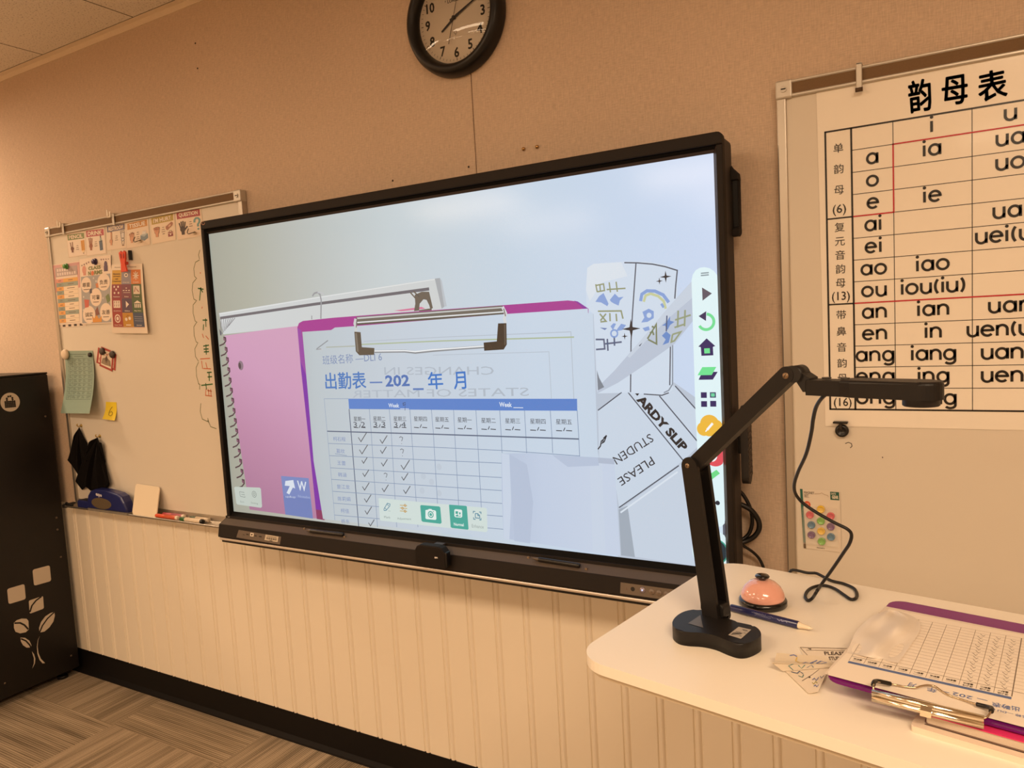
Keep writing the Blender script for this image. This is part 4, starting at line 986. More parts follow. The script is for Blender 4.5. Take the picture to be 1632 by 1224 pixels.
mb = MB(); mb.box(b0.x - .003, b1.x - .002, -.0295, -.0198, b1.z + .004, b0.z - .004, .003, 2)
mb.build('blister', mat((255, 250, 240), .06, alpha=.12, spec=.6), t)

# ------------------------------------------------------------------ left whiteboard: signal cards
def hand(sh, x, y, k, c, fingers, thumb=None, asp=1.1, out=None):
    """flat hand drawing: palm, wrist and fingers (dx, length)"""
    if out: hand(sh, x, y, k, out, [(d, l + .012 / k, wv * 1.25) for d, l, wv in [(f + (.13,))[:3] for f in fingers]], None, asp); lay = 3.0
    else: lay = 2.4
    e = 1.12 if out is None else 1.0
    sh.disc(x, y, .27 * k * e, .30 * k / asp * e, c, lay, 20)
    sh.poly([(x - .17 * k * e, y), (x + .17 * k * e, y), (x + .15 * k * e, y + .55 * k), (x - .15 * k * e, y + .55 * k)], c, lay + .1)
    for f in fingers:
        d, l = f[0], f[1]; wv = (f + (.13,))[2]
        sh.line([(x + d * .8 * k, y - .05 * k), (x + d * 1.35 * k, y - l * k)], wv * k, c, lay + .2, asp)
        sh.disc(x + d * 1.35 * k, y - l * k, wv / 2 * k, wv / 2 * k / asp, c, lay + .2, 10)
    if thumb: sh.line([(x + .1 * k, y + .2 * k), (x + thumb[0] * k, y - thumb[1] * k)], .16 * k, c, lay + .2, asp)
def lines(sh, x, y, n=3, wd=.16, c='6B5548', dy=.075):
    for i in range(n):
        a = wd * (.6 + .4 * ((i * 7) % 3) / 2)
        for j in range(3): sh.rect(x - a / 2 + a * j / 3, x - a / 2 + a * j / 3 + a * .26, y + i * dy, y + i * dy + .022, c, 2, 1, 1)
W5 = [(-.24, .62), (-.08, .74), (.08, .76), (.24, .66)]
LAM = 'E8D5C2'
def card(tl, tr, br, bl, word, band, label, wc='F3E0CC', paper='EBDACA', bd=None):
    # a clear laminated card: pale sheet with a narrow see-through margin
    sh = psheet(tl, tr, br, bl, BY, mat((232, 214, 194), .18, coat=.5), nu=4, nv=4, thick=.0004)
    sh.rect(.03, .97, .03, .97, paper, .5)
    sh.rect(.06, .94, .07, .30, band, 1); sh.text(word, .14, .86, .105, .265, '5C4638', 1.6, .05); sh.text(word, .14, .86, .105, .262, wc, 2.2, .03)
    return sh, label
cards = []
A = 1.15
sh, l = card((105, 372), (135.6, 368), (138.4, 406.6), (109.5, 410.7), 'PENCIL', '7F8C55', 'small PENCIL signal card with green header, leftmost in the row')
hand(sh, .26, .66, .28, '6E4030', [(-.20, .9), (.10, .95)], (.32, .12), A); lines(sh, .55, .55)
sh.poly([(.74, .38), (.92, .36), (.93, .78), (.84, .90), (.75, .79)], 'D69A48', 2); sh.poly([(.75, .79), (.93, .78), (.84, .92)], 'F0D2A8', 2.5); sh.disc(.84, .90, .025, .022, '3A2A20', 3, 8); sh.rect(.80, .805, .38, .78, 'A06E2C', 3, 1, 1); cards.append((sh, l))
sh, l = card((135.2, 365.3), (166.7, 361.7), (169.8, 404.2), (138, 408.6), 'DRINK', 'B8505A', 'small DRINK signal card with red header and blue bottle')
hand(sh, .26, .64, .29, '9A5A40', [(-.20, .95), (0, 1.02), (.20, .92)], None, A); lines(sh, .52, .50)
sh.poly([(.68, .50), (.84, .48), (.85, .84), (.70, .86)], '58677A', 2); sh.rect(.69, .84, .855, .885, 'F0E4D6', 2); sh.poly([(.71, .49), (.82, .48), (.80, .38), (.74, .38)], '9FB0AA', 2); sh.rect(.74, .79, .30, .38, '5A4A40', 2); sh.rect(.68, .84, .50, .515, '34404E', 3); cards.append((sh, l))
sh, l = card((168.3, 358.4), (200.6, 352.7), (201.8, 395), (170.8, 400), 'RESTROOM', '6E6A7E', 'small RESTROOM signal card with grey header and crossed fingers', paper='E6D4C0')
hand(sh, .24, .66, .27, 'D9A080', [(.02, 1.25), (.10, 1.2)], None, A, '5A3A2C'); lines(sh, .52, .48)
sh.line([(.72, .34), (.92, .34), (.92, .40), (.72, .40), (.72, .34)], .022, '4C5260', 2, A); sh.line([(.74, .40), (.75, .60), (.90, .60), (.91, .40)], .022, '4C5260', 2, A); sh.rect(.76, .90, .42, .58, 'DDD6D0', 1.6); sh.disc(.83, .67, .085, .06, '4C5260', 2); sh.disc(.83, .67, .06, .04, 'DDD6D0', 2.5); sh.line([(.77, .72), (.79, .84), (.88, .84), (.90, .72)], .022, '4C5260', 2, A); sh.rect(.78, .89, .86, .90, '8C6A4C', 2); cards.append((sh, l))
sh, l = card((200.7, 354.4), (235.8, 346.2), (239.7, 389.8), (201.6, 397), 'TISSUE', 'C98A3C', 'small TISSUE signal card with orange header and tissue box', paper='E6D2BC')
hand(sh, .25, .66, .28, 'D9A080', W5, None, A, '6A4634'); lines(sh, .52, .45, 2); lines(sh, .52, .62, 2)
sh.poly([(.62, .60), (.80, .52), (.94, .58), (.94, .74), (.78, .82), (.62, .74)], '7B8A94', 2); sh.poly([(.62, .60), (.80, .52), (.94, .58), (.78, .67)], 'A9B4B8', 2.4); sh.poly([(.70, .58), (.74, .44), (.80, .50), (.86, .42), (.86, .58)], 'DDDAD6', 3); cards.append((sh, l))
sh, l = card((238.4, 345.7), (278, 337), (280.6, 382.4), (242.5, 389.8), "I'M HURT", 'B59B42', "small I'M HURT signal card with mustard header and fist", paper='E8D4BC')
hand(sh, .25, .58, .34, 'D69A78', [(-.20, .32, .2), (-.06, .36, .2), (.08, .36, .2), (.2, .32, .2)], None, A, '6A3A2A')
sh.line([(.14, .50), (.36, .50)], .012, '8A4E38', 4, A)
for xx in (.19, .25, .31): sh.line([(xx, .44), (xx, .52)], .010, '8A4E38', 4, A)
lines(sh, .52, .46, 4, .15)
sh.poly([(.62, .46), (.86, .33), (.92, .38), (.90, .46), (.68, .60), (.62, .55)], 'A87058', 2); sh.poly([(.72, .46), (.82, .41), (.84, .46), (.75, .51)], 'D9AE90', 3)
sh.rect(.70, .90, .68, .84, '8E3F44', 2); sh.rect(.70, .90, .72, .735, 'E8D4BC', 3); sh.rect(.77, .83, .745, .79, 'F0E0D0', 3); sh.line([(.75, .68), (.76, .635), (.84, .63), (.85, .68)], .018, '6A2A30', 2, A); cards.append((sh, l))
sh, l = card((278.3, 336), (320.2, 329.6), (325.5, 375), (283.4, 383), 'QUESTION', 'A8474A', 'small QUESTION signal card with crimson header, partly behind the screen', paper='E8D2BC')
hand(sh, .24, .66, .34, '3E2C26', W5, (.55, .22), A); lines(sh, .56, .44, 3, .14)
sh.line([(.70, .50), (.71, .42), (.77, .36), (.85, .37), (.90, .43), (.88, .52), (.82, .58), (.82, .66)], .075, '6F9A9C', 2, A); sh.disc(.82, .74, .04, .035, '6F9A9C', 2); cards.append((sh, l))
for sh, l in cards: tag(sh.build('signal_card'), l, 'card', 'hand signal cards')

def wall_hook(p, label):
    """small wire hook with a knob"""
    t = empty('wire_hook', tuple(p), label, 'hook', 'wire hooks on the whiteboard')
    MB().tube([p + Vector((-.020, -.003, .012)), p + Vector((-.022, -.008, .0)), p + Vector((-.012, -.012, -.008)), p + Vector((.004, -.010, -.006)), p + Vector((.018, -.006, -.004))], .0016, 6).build('wire', mat((90, 76, 60), .3, metal=.8), t)
    MB().lathe([(0, 0), (.005, 0), (.006, .003), (.004, .006), (0, .007)], p + Vector((.010, -.0005, -.006)), (0, -1, 0), 16).build('knob', mat((214, 196, 170), .3), t)
wall_hook(at(308, 369, -.0205), 'small wire hook on the QUESTION card beside the screen'); wall_hook(at(222, 382, -.0205), 'small wire hook on the TISSUE card')

# checkered page and schedule
sh = psheet((84.5, 424), (134, 417.5), (137.5, 519.5), (90, 522.8), BY, 'E9D8C6', thick=.0005)
for k in range(17):
    y0 = .02 + k * .057
    if k % 2 == 0: sh.rect(.012, .125, y0, y0 + .057, '3B302C', 1, 1, 2)
for k in range(9):
    x0 = .125 + k * .095
    if k % 2 == 1: sh.rect(x0, x0 + .095, .932, .989, '3B302C', 1, 2, 1)
tag(sh.build('checkered_page'), 'white page with black checkered border behind the pink schedule', 'poster')
sh = psheet((83.7, 422.3), (127, 416.2), (130.5, 515.4), (92.4, 518.2), BY + .0016, 'EBD9C8', thick=.0005)
sh.rect(.01, .99, .012, .06, 'CFA0A0', 1); sh.rect(.30, .55, .014, .055, 'D8B48A', 1.4); sh.rect(.01, .085, .012, .46, 'D39C9C', 1.2); sh.rect(.90, .99, .012, .42, 'D39C9C', 1.2); sh.rect(.035, .06, .05, .46, 'E6B8A8', 1.6); sh.rect(.93, .955, .05, .42, 'E6B8A8', 1.6)
sh.rect(.085, .91, .06, .21, 'B9A6A2', 1.2); [sh.rect(.15 + k * .09, .21 + k * .09, .08 + .065 * r_, .125 + .065 * r_, 'E6D6D0', 2, 1, 1) for r_ in range(2) for k in range(5 + 3 * r_)]
for k in range(11):
    y0 = .245 + k * .066
    cL = ['E09A86', '93A096', 'E8A860', '93A096', 'E8A860', '93A096', 'E8A860', '93A096', 'E8A860', '93A096', 'E8A860'][k]; cR = ['E8B060', '9DA89C', 'F2DEC4', 'F2DEC4', 'F2DEC4', '9DA89C', 'F2DEC4', 'F2DEC4', '9DA89C', 'F2DEC4', 'F2DEC4'][k]
    sh.rect(.09, .36, y0, y0 + .062, cL, 1.5, 1, 1); sh.rect(.36, .91, y0, y0 + .062, cR, 1.5, 1, 1); sh.rect(.09, .91, y0 + .062, y0 + .0645, '8A7A6C', 2, 1, 1)
    sh.rect(.17, .28, y0 + .026, y0 + .036, '7A6253', 2, 1, 1); sh.rect(.55 - .03 * (k % 3), .72 + .03 * (k % 3), y0 + .026, y0 + .036, '7A6253', 2, 1, 1)
tag(sh.build('class_schedule'), 'pink bordered class schedule poster with rows of orange and grey', 'poster')
# class norms
sh = psheet((126.7, 413.3), (176.2, 405.8), (180, 515.2), (129.9, 516.8), BY + .0032, 'EEDCCA', thick=.0005)
sh.rect(.03, .97, .27, .985, 'A8A6A6', 1); sh.text('CLASS', .28, .68, .13, .185, '7F8450', 2, .05); sh.text('N', .27, .36, .20, .262, '7F8450', 2, .05); sh.text('RMS', .47, .73, .20, .262, '7F8450', 2, .05); sh.disc(.415, .235, .045, .035, 'D9744C', 2)
for k in range(4):
    sh.poly([(.05 + k * .075, .095 - k * .012), (.10 + k * .075, .088 - k * .012), (.08 + k * .075, .115 - k * .010)], '8C6A70', 2); sh.poly([(.68 + k * .075, .04 + k * .004), (.73 + k * .075, .042 + k * .004), (.71 + k * .075, .07)], '8C6A70', 2)
sh.disc(.145, .17, .065, .06, 'D99A8A', 2); sh.rect(.11, .20, .19, .255, 'D99A8A', 1.8); sh.disc(.84, .13, .05, .05, '5E4C66', 2); sh.rect(.78, .90, .15, .23, '5E4C66', 1.8)
for x, y, rx, ry, tx, en in ((.20, .40, .165, .118, '尊重', 'Respect'), (.76, .385, .20, .125, '负责', 'Responsible'), (.50, .60, .185, .135, '可靠', 'Reliable'), (.26, .855, .20, .135, '诚实', 'Honest'), (.80, .83, .185, .135, '友善', 'Friendly')):
    sh.disc(x, y, rx, ry, 'F0DCC8', 2, 28); sh.text(tx, x - .125, x + .125, y - .035, y + .035, '55483F', 3, .01); sh.rect(x - .09, x + .09, y + .064, y + .076, '8A7668', 3)
for pts, c in (([(.12, .62), (.28, .63), (.26, .74), (.14, .75)], 'CE6A5A'), ([(.36, .87), (.42, .92), (.50, .86), (.58, .93), (.66, .88), (.66, .975), (.38, .98)], 'DE9A48'), ([(.46, .80), (.54, .74), (.60, .86), (.48, .88)], '8A5A50'), ([(.80, .60), (.90, .56), (.96, .66), (.86, .70)], '77875A'), ([(.50, .40), (.58, .385), (.60, .46), (.52, .46)], 'D98A5A'), ([(.30, .47), (.38, .46), (.38, .53), (.31, .54)], '56505C')): sh.poly(pts, c, 2.5)
for x, y in ((.44, .31), (.52, .36), (.10, .58), (.40, .50), (.72, .62), (.08, .78)): sh.disc(x, y, .022, .016, 'D6D2CE', 1.5, 8)
tag(sh.build('class_norms_poster'), 'CLASS NORMS poster with five white ovals of Chinese words', 'poster')
def pushpin(u, v, col, label, r=.012):
    p = at(u, v, -.024)
    t = empty('magnet_pin', (p.x, -.0225, p.z), label, 'magnet', 'pin magnets on the left whiteboard')
    MB().lathe([(0, 0), (r, 0), (r * 1.02, .002), (r * .62, .004)], (p.x, -.0225, p.z), (0, -1, 0), 20).build('foot', mat(col, .35), t)
    MB().lathe([(r * .62, .004), (r * .55, .007), (r * .8, .010), (r * .75, .012), (0, .0125)], (p.x, -.0225, p.z), (0, -1, 0), 20).build('grip', mat(col, .35), t)
pushpin(105.5, 424.5, (84, 150, 70), 'green magnet on the top edge of the class schedule'); pushpin(151.5, 417, (60, 44, 84), 'dark purple magnet on the CLASS NORMS poster', .013)

# depth and complexity poster, clipped
sh = psheet((177.4, 421.7), (226.6, 420), (235.7, 531.5), (179.1, 530.9), (.019, .021, .030, .028), 'E6D6C2', bulge=lambda x, y: .006 * math.sin(PI * y) * (1 - x * .5), nu=6, nv=10, thick=.0005)
sh.text('Elements of Depth & Complexity', .12, .82, .036, .052, '6A5646', 2, .02)
cells = [('C99A2E', 'Elements'), ('8C8690', 'Language'), ('D07A3C', 'Details'), ('8E3A44', 'Patterns'), ('7A4250', 'Rules'), ('50603C', 'Trends'), ('9A3E40', 'Questions'), ('57445A', 'Ethics'), ('4E6440', 'Big Idea'), ('A04038', 'Over Time'), ('C08A30', 'Views'), ('45506A', 'Across')]
for k, (c, tx) in enumerate(cells):
    i, j = k % 3, k // 3
    xa, xb = .045 + i * .298, .045 + (i + 1) * .298; ya, yb = .083 + j * .206, .083 + (j + 1) * .206
    sh.rect(xa, xb, ya, yb, c, 1, 2, 3)
    cx, cy = (xa + xb) / 2, ya + .085
    if k == 0:
        for n_, t_ in enumerate(('Elements', 'of Depth', 'and', 'Complexity')): sh.text(t_, cx - .03 * len(t_) / 2.2, cx + .03 * len(t_) / 2.2, ya + .045 + n_ * .036, ya + .065 + n_ * .036, '3A2A1C', 2, .03)
        continue
    if k == 10: sh.rect(cx - .07, cx + .07, yb - .035, yb - .02, 'E8D6C4', 2)
    else: sh.text(tx, cx - .012 * len(tx), cx + .012 * len(tx), yb - .035, yb - .018, 'E8D6C4', 2, .02)
    wv = 'EADACA'
    if k == 1: sh.disc(cx, cy - .01, .06, .03, wv); sh.disc(cx, cy - .01, .035, .012, '54505C', 2.5)
    elif k == 2:
        for a in range(8): sh.line([(cx, cy), (cx + .09 * math.cos(a * PI / 4), cy + .062 * math.sin(a * PI / 4))], .024, wv, 2, 1.6)
    elif k == 3:
        for dx, dy in ((-.07, -.05), (.05, -.05), (-.01, -.01), (-.06, .04), (.06, .04)): sh.disc(cx + dx, cy + dy, .024, .016, wv, 2, 10)
    elif k == 4:
        for dx in (-.08, 0, .08): sh.rect(cx + dx - .025, cx + dx + .025, cy, cy + .012, wv, 2, 1, 1)
        sh.rect(cx - .09, cx + .11, cy + .034, cy + .039, wv, 2, 1, 1); sh.rect(cx - .02, cx + .02, cy - .034, cy - .022, wv, 2, 1, 1)
    elif k == 5: sh.rect(cx - .09, cx + .10, cy - .06, cy + .06, 'DCCBB6', 2, 1, 1); sh.line([(cx - .06, cy + .03), (cx - .02, cy - .04), (cx + .02, cy + .0), (cx + .07, cy + .03)], .02, '8E3A34', 2.5, 1.6)
    elif k == 6:
        sh.rect(cx - .10, cx + .10, cy - .055, cy + .05, wv, 2, 1, 1)
        for n_ in range(6): sh.text('?', cx - .08 + (n_ % 3) * .06, cx - .05 + (n_ % 3) * .06, cy - .045 + (n_ // 3) * .045, cy - .012 + (n_ // 3) * .045, '7A2E30', 2.5, .03)
    elif k == 7: sh.poly([(cx - .03, cy - .05), (cx + .06, cy), (cx - .03, cy + .05)], wv, 2)
    elif k == 8:
        sh.poly([(cx - .10, cy - .015), (cx + .01, cy - .055), (cx + .12, cy - .015)], wv, 2)
        for dx in (-.08, -.03, .02, .07): sh.rect(cx + dx, cx + dx + .03, cy - .005, cy + .05, wv, 2, 1, 1)
    elif k == 9: sh.disc(cx, cy, .085, .062, wv); sh.disc(cx, cy, .062, .045, 'A04038', 2.4); sh.disc(cx, cy, .035, .028, wv, 2.8)
    elif k == 10: sh.disc(cx - .05, cy + .01, .036, .025, wv); sh.disc(cx + .05, cy - .004, .036, .025, wv); sh.line([(cx - .05, cy - .01), (cx, cy - .05), (cx + .05, cy - .03)], .014, '8A5A20', 2, 1.6)
    else:
        for n_ in range(3): sh.line([(cx - .11, cy - .03 + n_ * .03), (cx + .11, cy - .025 + n_ * .03)], .008, 'A8A8B0', 2, 1.6)
sh.rect(.045, .939, .912, .917, 'B8684C', 2)
tag(sh.build('icon_poster', smooth=False), 'poster of twelve coloured icon squares hanging from a red clip', 'poster')
p = at(199, 419, -.032)
t = empty('magnet_clip', (p.x, -.032, p.z - .03), 'orange red clip holding the top of the icon poster', 'clip')
OR = mat((226, 74, 44), .35)
mb = MB(); mb.prism([(-.022, .040), (-.010, .046), (0, .036), (.010, .046), (.020, .040), (.016, .012), (.010, -.004), (.018, -.034), (-.020, -.034), (-.012, -.004), (-.018, .012)], (p.x, -.040, p.z), X3, Z3, .006, .0018); mb.build('front_jaw', OR, t)
mb = MB(); mb.prism([(-.013, .032), (-.008, .036), (-.004, .030), (-.006, .016), (-.011, .020)], (p.x, -.0412, p.z), X3, Z3, .0008); mb.prism([(.005, .030), (.009, .036), (.013, .032), (.011, .020), (.006, .016)], (p.x, -.0412, p.z), X3, Z3, .0008); mb.build('thumb_hollow', mat((168, 44, 26), .4), t)
MB().cyl((p.x - .014, -.032, p.z - .002), (p.x + .014, -.032, p.z - .002), .006, seg=14).build('spring_barrel', mat((200, 60, 36), .4), t)
MB().box(p.x + .024, p.x + .030, -.032, -.0176, p.z + .008, p.z + .046, .002).build('magnet', BK, t)

# teal sheet
sh = psheet((102.7, 559.3), (147.4, 558.8), (142.4, 659.2), (96.6, 658.6), (.0185, .019, .075, .050), '8FA597', bulge=lambda x, y: -.012 * math.sin(PI * y), nu=6, nv=12, thick=.0005)
for k, (a, b) in enumerate(((.20, .78), (.34, .66))): sh.rect(a, b, .052 + k * .034, .060 + k * .034, '5E7267', 2, 4, 1)
for r_ in range(10):
    y0 = .12 + r_ * .0655
    sh.rect(.10, .94, y0, y0 + .004, '5A6C62', 2, 4, 1)
    if r_ < 10:
        for c_ in range(5):
            x0 = .14 + c_ * .165; wv = .09 + .035 * ((r_ * 3 + c_ * 5) % 3) / 2
            for q_ in range(2): sh.rect(x0, x0 + wv * (.7 + .3 * ((r_ + c_ + q_) % 2)), y0 + .016 + q_ * .022, y0 + .024 + q_ * .022, '62756A', 2, 2, 1)
sh.rect(.10, .94, .775, .779, '5A6C62', 2, 4, 1)
for x in (.10, .26, .94): sh.rect(x, x + .006, .12, .779, '5A6C62', 2, 1, 8)
tag(sh.build('timetable_sheet'), 'pale teal printed timetable sheet curling off the left whiteboard', 'paper sheet')
def round_magnet(u, v, r, h, col, label, y=.0215):
    p = at(u, v, -y - h / 2)
    tag(MB().lathe([(0, 0), (r, 0), (r, h * .7), (r * .9, h), (r * .3, h * .96), (0, h)], (p.x, -y, p.z), (0, -1, 0), 28).build('round_magnet', mat(col, .4)), label, 'magnet', 'round magnets on the left whiteboard')
round_magnet(103.3, 565, .021, .012, (226, 206, 180), 'white round magnet on the left corner of the teal sheet')
round_magnet(143, 565.5, .0095, .008, (30, 28, 24), 'black round magnet on the right corner of the teal sheet')
# red paper ornament
def ornament(c4, paper, lay):
    sh = psheet(*c4, lay, 'A8443A', thick=.0005)
    sh.rect(.10, .90, .10, .90, paper, 1); return sh
sh = ornament(((156.2, 553.6), (185.4, 564.9), (183.8, 590.8), (153.4, 578.1)), 'E4D0BC', BY)
for x0 in (.10, .72):
    for y0 in (.12, .50): sh.line([(x0 + .03, y0 + .17), (x0 + .09, y0 + .04), (x0 + .15, y0 + .17), (x0 + .09, y0 + .30), (x0 + .03, y0 + .17)], .03, 'A8443A', 2)
tag(sh.build('paper_ornament'), 'wide red and white paper ornament behind a narrower one on the left whiteboard', 'paper ornament')
sh = ornament(((161.2, 552.2), (181.4, 560.6), (178.8, 592.4), (158.4, 583)), 'DCCAB4', BY + .0015)
sh.poly([(.12, .88), (.20, .55), (.50, .42), (.80, .52), (.88, .78), (.60, .80)], '8C7A64', 2); sh.poly([(.40, .50), (.50, .30), (.60, .50), (.55, .70), (.45, .70)], '5A463A', 2.4); sh.disc(.40, .22, .05, .04, '3A2A22', 2.4); sh.disc(.62, .22, .05, .04, 'B89A7C', 2.4); sh.disc(.52, .28, .06, .035, 'B0503E', 2.6); sh.rect(.12, .88, .82, .87, 'F0E0CC', 3)
for k in range(5): sh.line([(.25 + k * .12, .84), (.30 + k * .10, .60)], .02, 'BFA98C', 3)
tag(sh.build('paper_ornament'), 'narrow red edged paper ornament with a drawn face on the left whiteboard', 'paper ornament')
round_magnet(162.5, 560, .0145, .008, (66, 56, 50), 'dark magnet on the left of the red paper ornament', .0205); round_magnet(178.5, 565, .0145, .008, (60, 52, 48), 'dark magnet on the right of the red paper ornament', .0205)
# sticky note
sh = psheet((168.6, 640.4), (185.4, 641), (181.6, 670.2), (162.3, 667.5), (.018, .018, .032, .038), 'E8CB2E', bulge=lambda x, y: -.006 * math.sin(PI * y * .9), nu=4, nv=8, thick=.0003)
sh.line([(.62, .26), (.46, .40), (.38, .58), (.42, .74), (.56, .78), (.68, .70), (.68, .58), (.56, .52), (.44, .60)], .035, '2E2A1C', 2, 1.5)
tag(sh.build('sticky_note'), 'yellow sticky note with a handwritten 6 on the left whiteboard', 'sticky note')
# writing beside the screen
dr = wall_art(-.01715, rough=.6, step=.0001)
V8 = lambda a, b: (290 + a / 3.714, 370 + b / 3.709)
for q in ([(104, 160), (98, 135), (106, 105)], [(104, 164), (80, 178), (70, 215), (74, 260), (88, 275)], [(84, 276), (64, 300), (60, 345), (70, 395), (88, 406)], [(84, 408), (66, 430), (66, 480), (78, 525), (90, 534)], [(86, 534), (70, 560), (72, 610), (84, 648), (96, 656)], [(92, 658), (76, 690), (80, 735), (98, 764)], [(98, 768), (84, 800), (86, 850), (100, 900)], [(104, 930), (106, 900), (96, 895)], [(112, 1012), (108, 1060), (120, 1105), (148, 1118)], [(152, 1098), (158, 1120), (148, 1118)], [(152, 1110), (170, 1150), (204, 1162)]):
    dr.pline([V8(*p) for p in q], .0030, '6F7348', 0)
GRN, ORG = '2F6B32', 'C8683C'
for q in ([(94, 332), (128, 338)], [(112, 326), (104, 405)], [(106, 330), (124, 356)], [(122, 520), (150, 520)], [(128, 545), (126, 580)], [(140, 510), (142, 560)], [(126, 674), (160, 668)], [(142, 664), (144, 724)], [(128, 692), (158, 690)], [(130, 708), (160, 706)], [(148, 830), (176, 828)], [(160, 826), (162, 880)], [(114, 906), (182, 898)], [(140, 892), (146, 930)], [(152, 856), (178, 854)]): dr.pline([V8(*p) for p in q], .0048, GRN, .5)
for q in ([(120, 600), (128, 625)], [(140, 612), (158, 634)], [(108, 750), (166, 746)], [(116, 760), (122, 808)], [(140, 770), (150, 806)], [(126, 806), (172, 808)], [(142, 925), (140, 965), (178, 970)], [(150, 936), (176, 940)], [(156, 928), (160, 968)], [(170, 928), (172, 968)], [(106, 240), (112, 242)], [(120, 440), (118, 452)]): dr.pline([V8(*p) for p in q], .0036, ORG, .5)
o = dr.build('marker_drawing', wl); tag(o, 'green and orange marker writing in a scalloped bubble')
# small marks on the right board
dr = wall_art(-.01715, rough=.6, step=.0001)
dr.pline([(1347, 707), (1352, 705), (1357, 707), (1358, 711), (1355, 714)], .0016, '3A3028', 0)
dr.build('marker_scribble', wr)
dr = wall_art(-.01715, rough=.6, step=.0001)
dr.pline([(1406, 728), (1407, 730)], .002, '4A3C30', 0)
dr.build('marker_dot', wr)

# black cloths hung from little hooks
def cloth(apex, out, label, amp=.012, y0=.020):
    n = len(out)
    a = at(*apex, -(y0 + .006)); mb = MB()
    P = []
    for i, (u, v) in enumerate(out):
        d = y0 + amp * (1 + math.cos(i * PI)) / 2 + .004 * math.sin(i * 2.3)
        P.append(at(u, v, -d))
    def fn(s_, t_):
        f = s_ * (n - 1); i = min(n - 2, int(f)); k = f - i; k = k * k * (3 - 2 * k)
        e = P[i].lerp(P[i + 1], k)
        w_ = t_ ** .85
        return a.lerp(e, w_) + Vector((0, -.010 * math.sin(PI * t_) * (.6 + .4 * math.cos(f * PI)), 0))
    mb.grid(fn, (n - 1) * 6, 14)
    o = mb.build('hanging_cloth', mat((20, 17, 16), .95, spec=.1, bump=.4, nscale=900), None)
    sd = o.modifiers.new('thickness', 'SOLIDIFY'); sd.thickness = .002
    tag(o, label, 'cloth', 'black cloths hanging on the left whiteboard')
    h = Vector((a.x, 0, a.z))
    t = empty('cloth_hook', (h.x, -.017, h.z), 'small gold hook holding the ' + ('left' if apex[0] < 140 else 'right') + ' black cloth', 'hook', 'gold hooks of the black cloths')
    MB().lathe([(0, 0), (.007, 0), (.007, .002), (0, .003)], (h.x, -.017, h.z + .006), (0, -1, 0), 14).build('base', mat((188, 160, 90), .35, metal=.6), t)
    MB().tube([(h.x, -.019, h.z + .006), (h.x, -.030, h.z + .004), (h.x + .001, -.036, h.z + .010), (h.x + .003, -.034, h.z + .016)], .0022, 6).build('wire', mat((188, 160, 90), .35, metal=.6), t)
cloth((126.5, 681), [(117, 704), (108, 733), (115, 741), (121, 750), (126, 758), (132, 752), (138, 735), (139.5, 706)], 'smaller black cloth hanging at the left edge of the whiteboard')
cloth((155.5, 698), [(141, 706), (129, 740), (120, 767), (130.8, 781), (136.4, 775), (144, 782), (157, 781), (169.7, 779.5), (174.4, 771), (168, 738), (161.5, 706)], 'larger black cloth hanging just above the blue eraser caddy', .016, .022)

# ------------------------------------------------------------------ marker tray things
TT = BZ0 - .0128
# blue eraser caddy
e0, e1 = -.985, -.712
NAVY = mat((34, 40, 96), .35, coat=.2)
t = empty('eraser_caddy', ((e0 + e1) / 2, -.045, TT), 'navy blue eraser caddy with a grey oval on the marker tray', 'eraser')
mb = MB()
prof = [(0, 0), (.002, .030), (.012, .056), (.030, .074), (.060, .083), (.130, .083), (.215, .074), (.240, .064), (.256, .042), (.268, .010), (.270, 0)]
mb.prism([(x, z) for x, z in prof][::-1], (e0, -.074, TT + .008), X3, Z3, .036, .009, 3); mb.build('body', NAVY, t)
MB().prism(rrect(e0, e1 + .002, -.075, -.037, .008)[::-1], (0, 0, TT), X3, Vector((0, 1, 0)), -.009).build('eraser_pad', mat((120, 112, 100), .9), t)
cx_ = e0 + .105
o_ = [(cx_ + .068 * math.cos(a * PI / 18), TT + .036 + .023 * math.sin(a * PI / 18)) for a in range(36)]
MB().prism(o_, (0, -.0748, 0), X3, Z3, .003, .0005).build('oval_window', mat((96, 82, 62), .5), t)
ex = Art((0, -.0747, 0), X3, Z3, rough=.4); ex.text('expo', e0 + .094, TT + .066, .020, 'D8D2D6', 1, .04, rot=-.1); ex.build('lettering', t)
mb = MB(); mb.box(e0 - .085, e0 + .004, -.066, -.024, TT + .0005, TT + .034, .006, 3); mb.build('marker_cup', NAVY, t)
MB().box(e0 - .078, e0 - .008, -.060, -.030, TT + .0335, TT + .0345, .001, 1).build('cup_opening', mat((14, 14, 30), .7), t)
# dark clip end at the tray's left end
c = at(107, 805, -.06)
mb = MB(); mb.tube([(c.x - .010, -.058, TT + .006), (c.x, -.062, TT + .014), (c.x + .018, -.060, TT + .008), (c.x + .036, -.056, TT + .005)], .0045, 8); tag(mb.build('pen_cap', mat((24, 22, 22), .4)), 'black pen cap lying at the left end of the marker tray', 'pen cap')
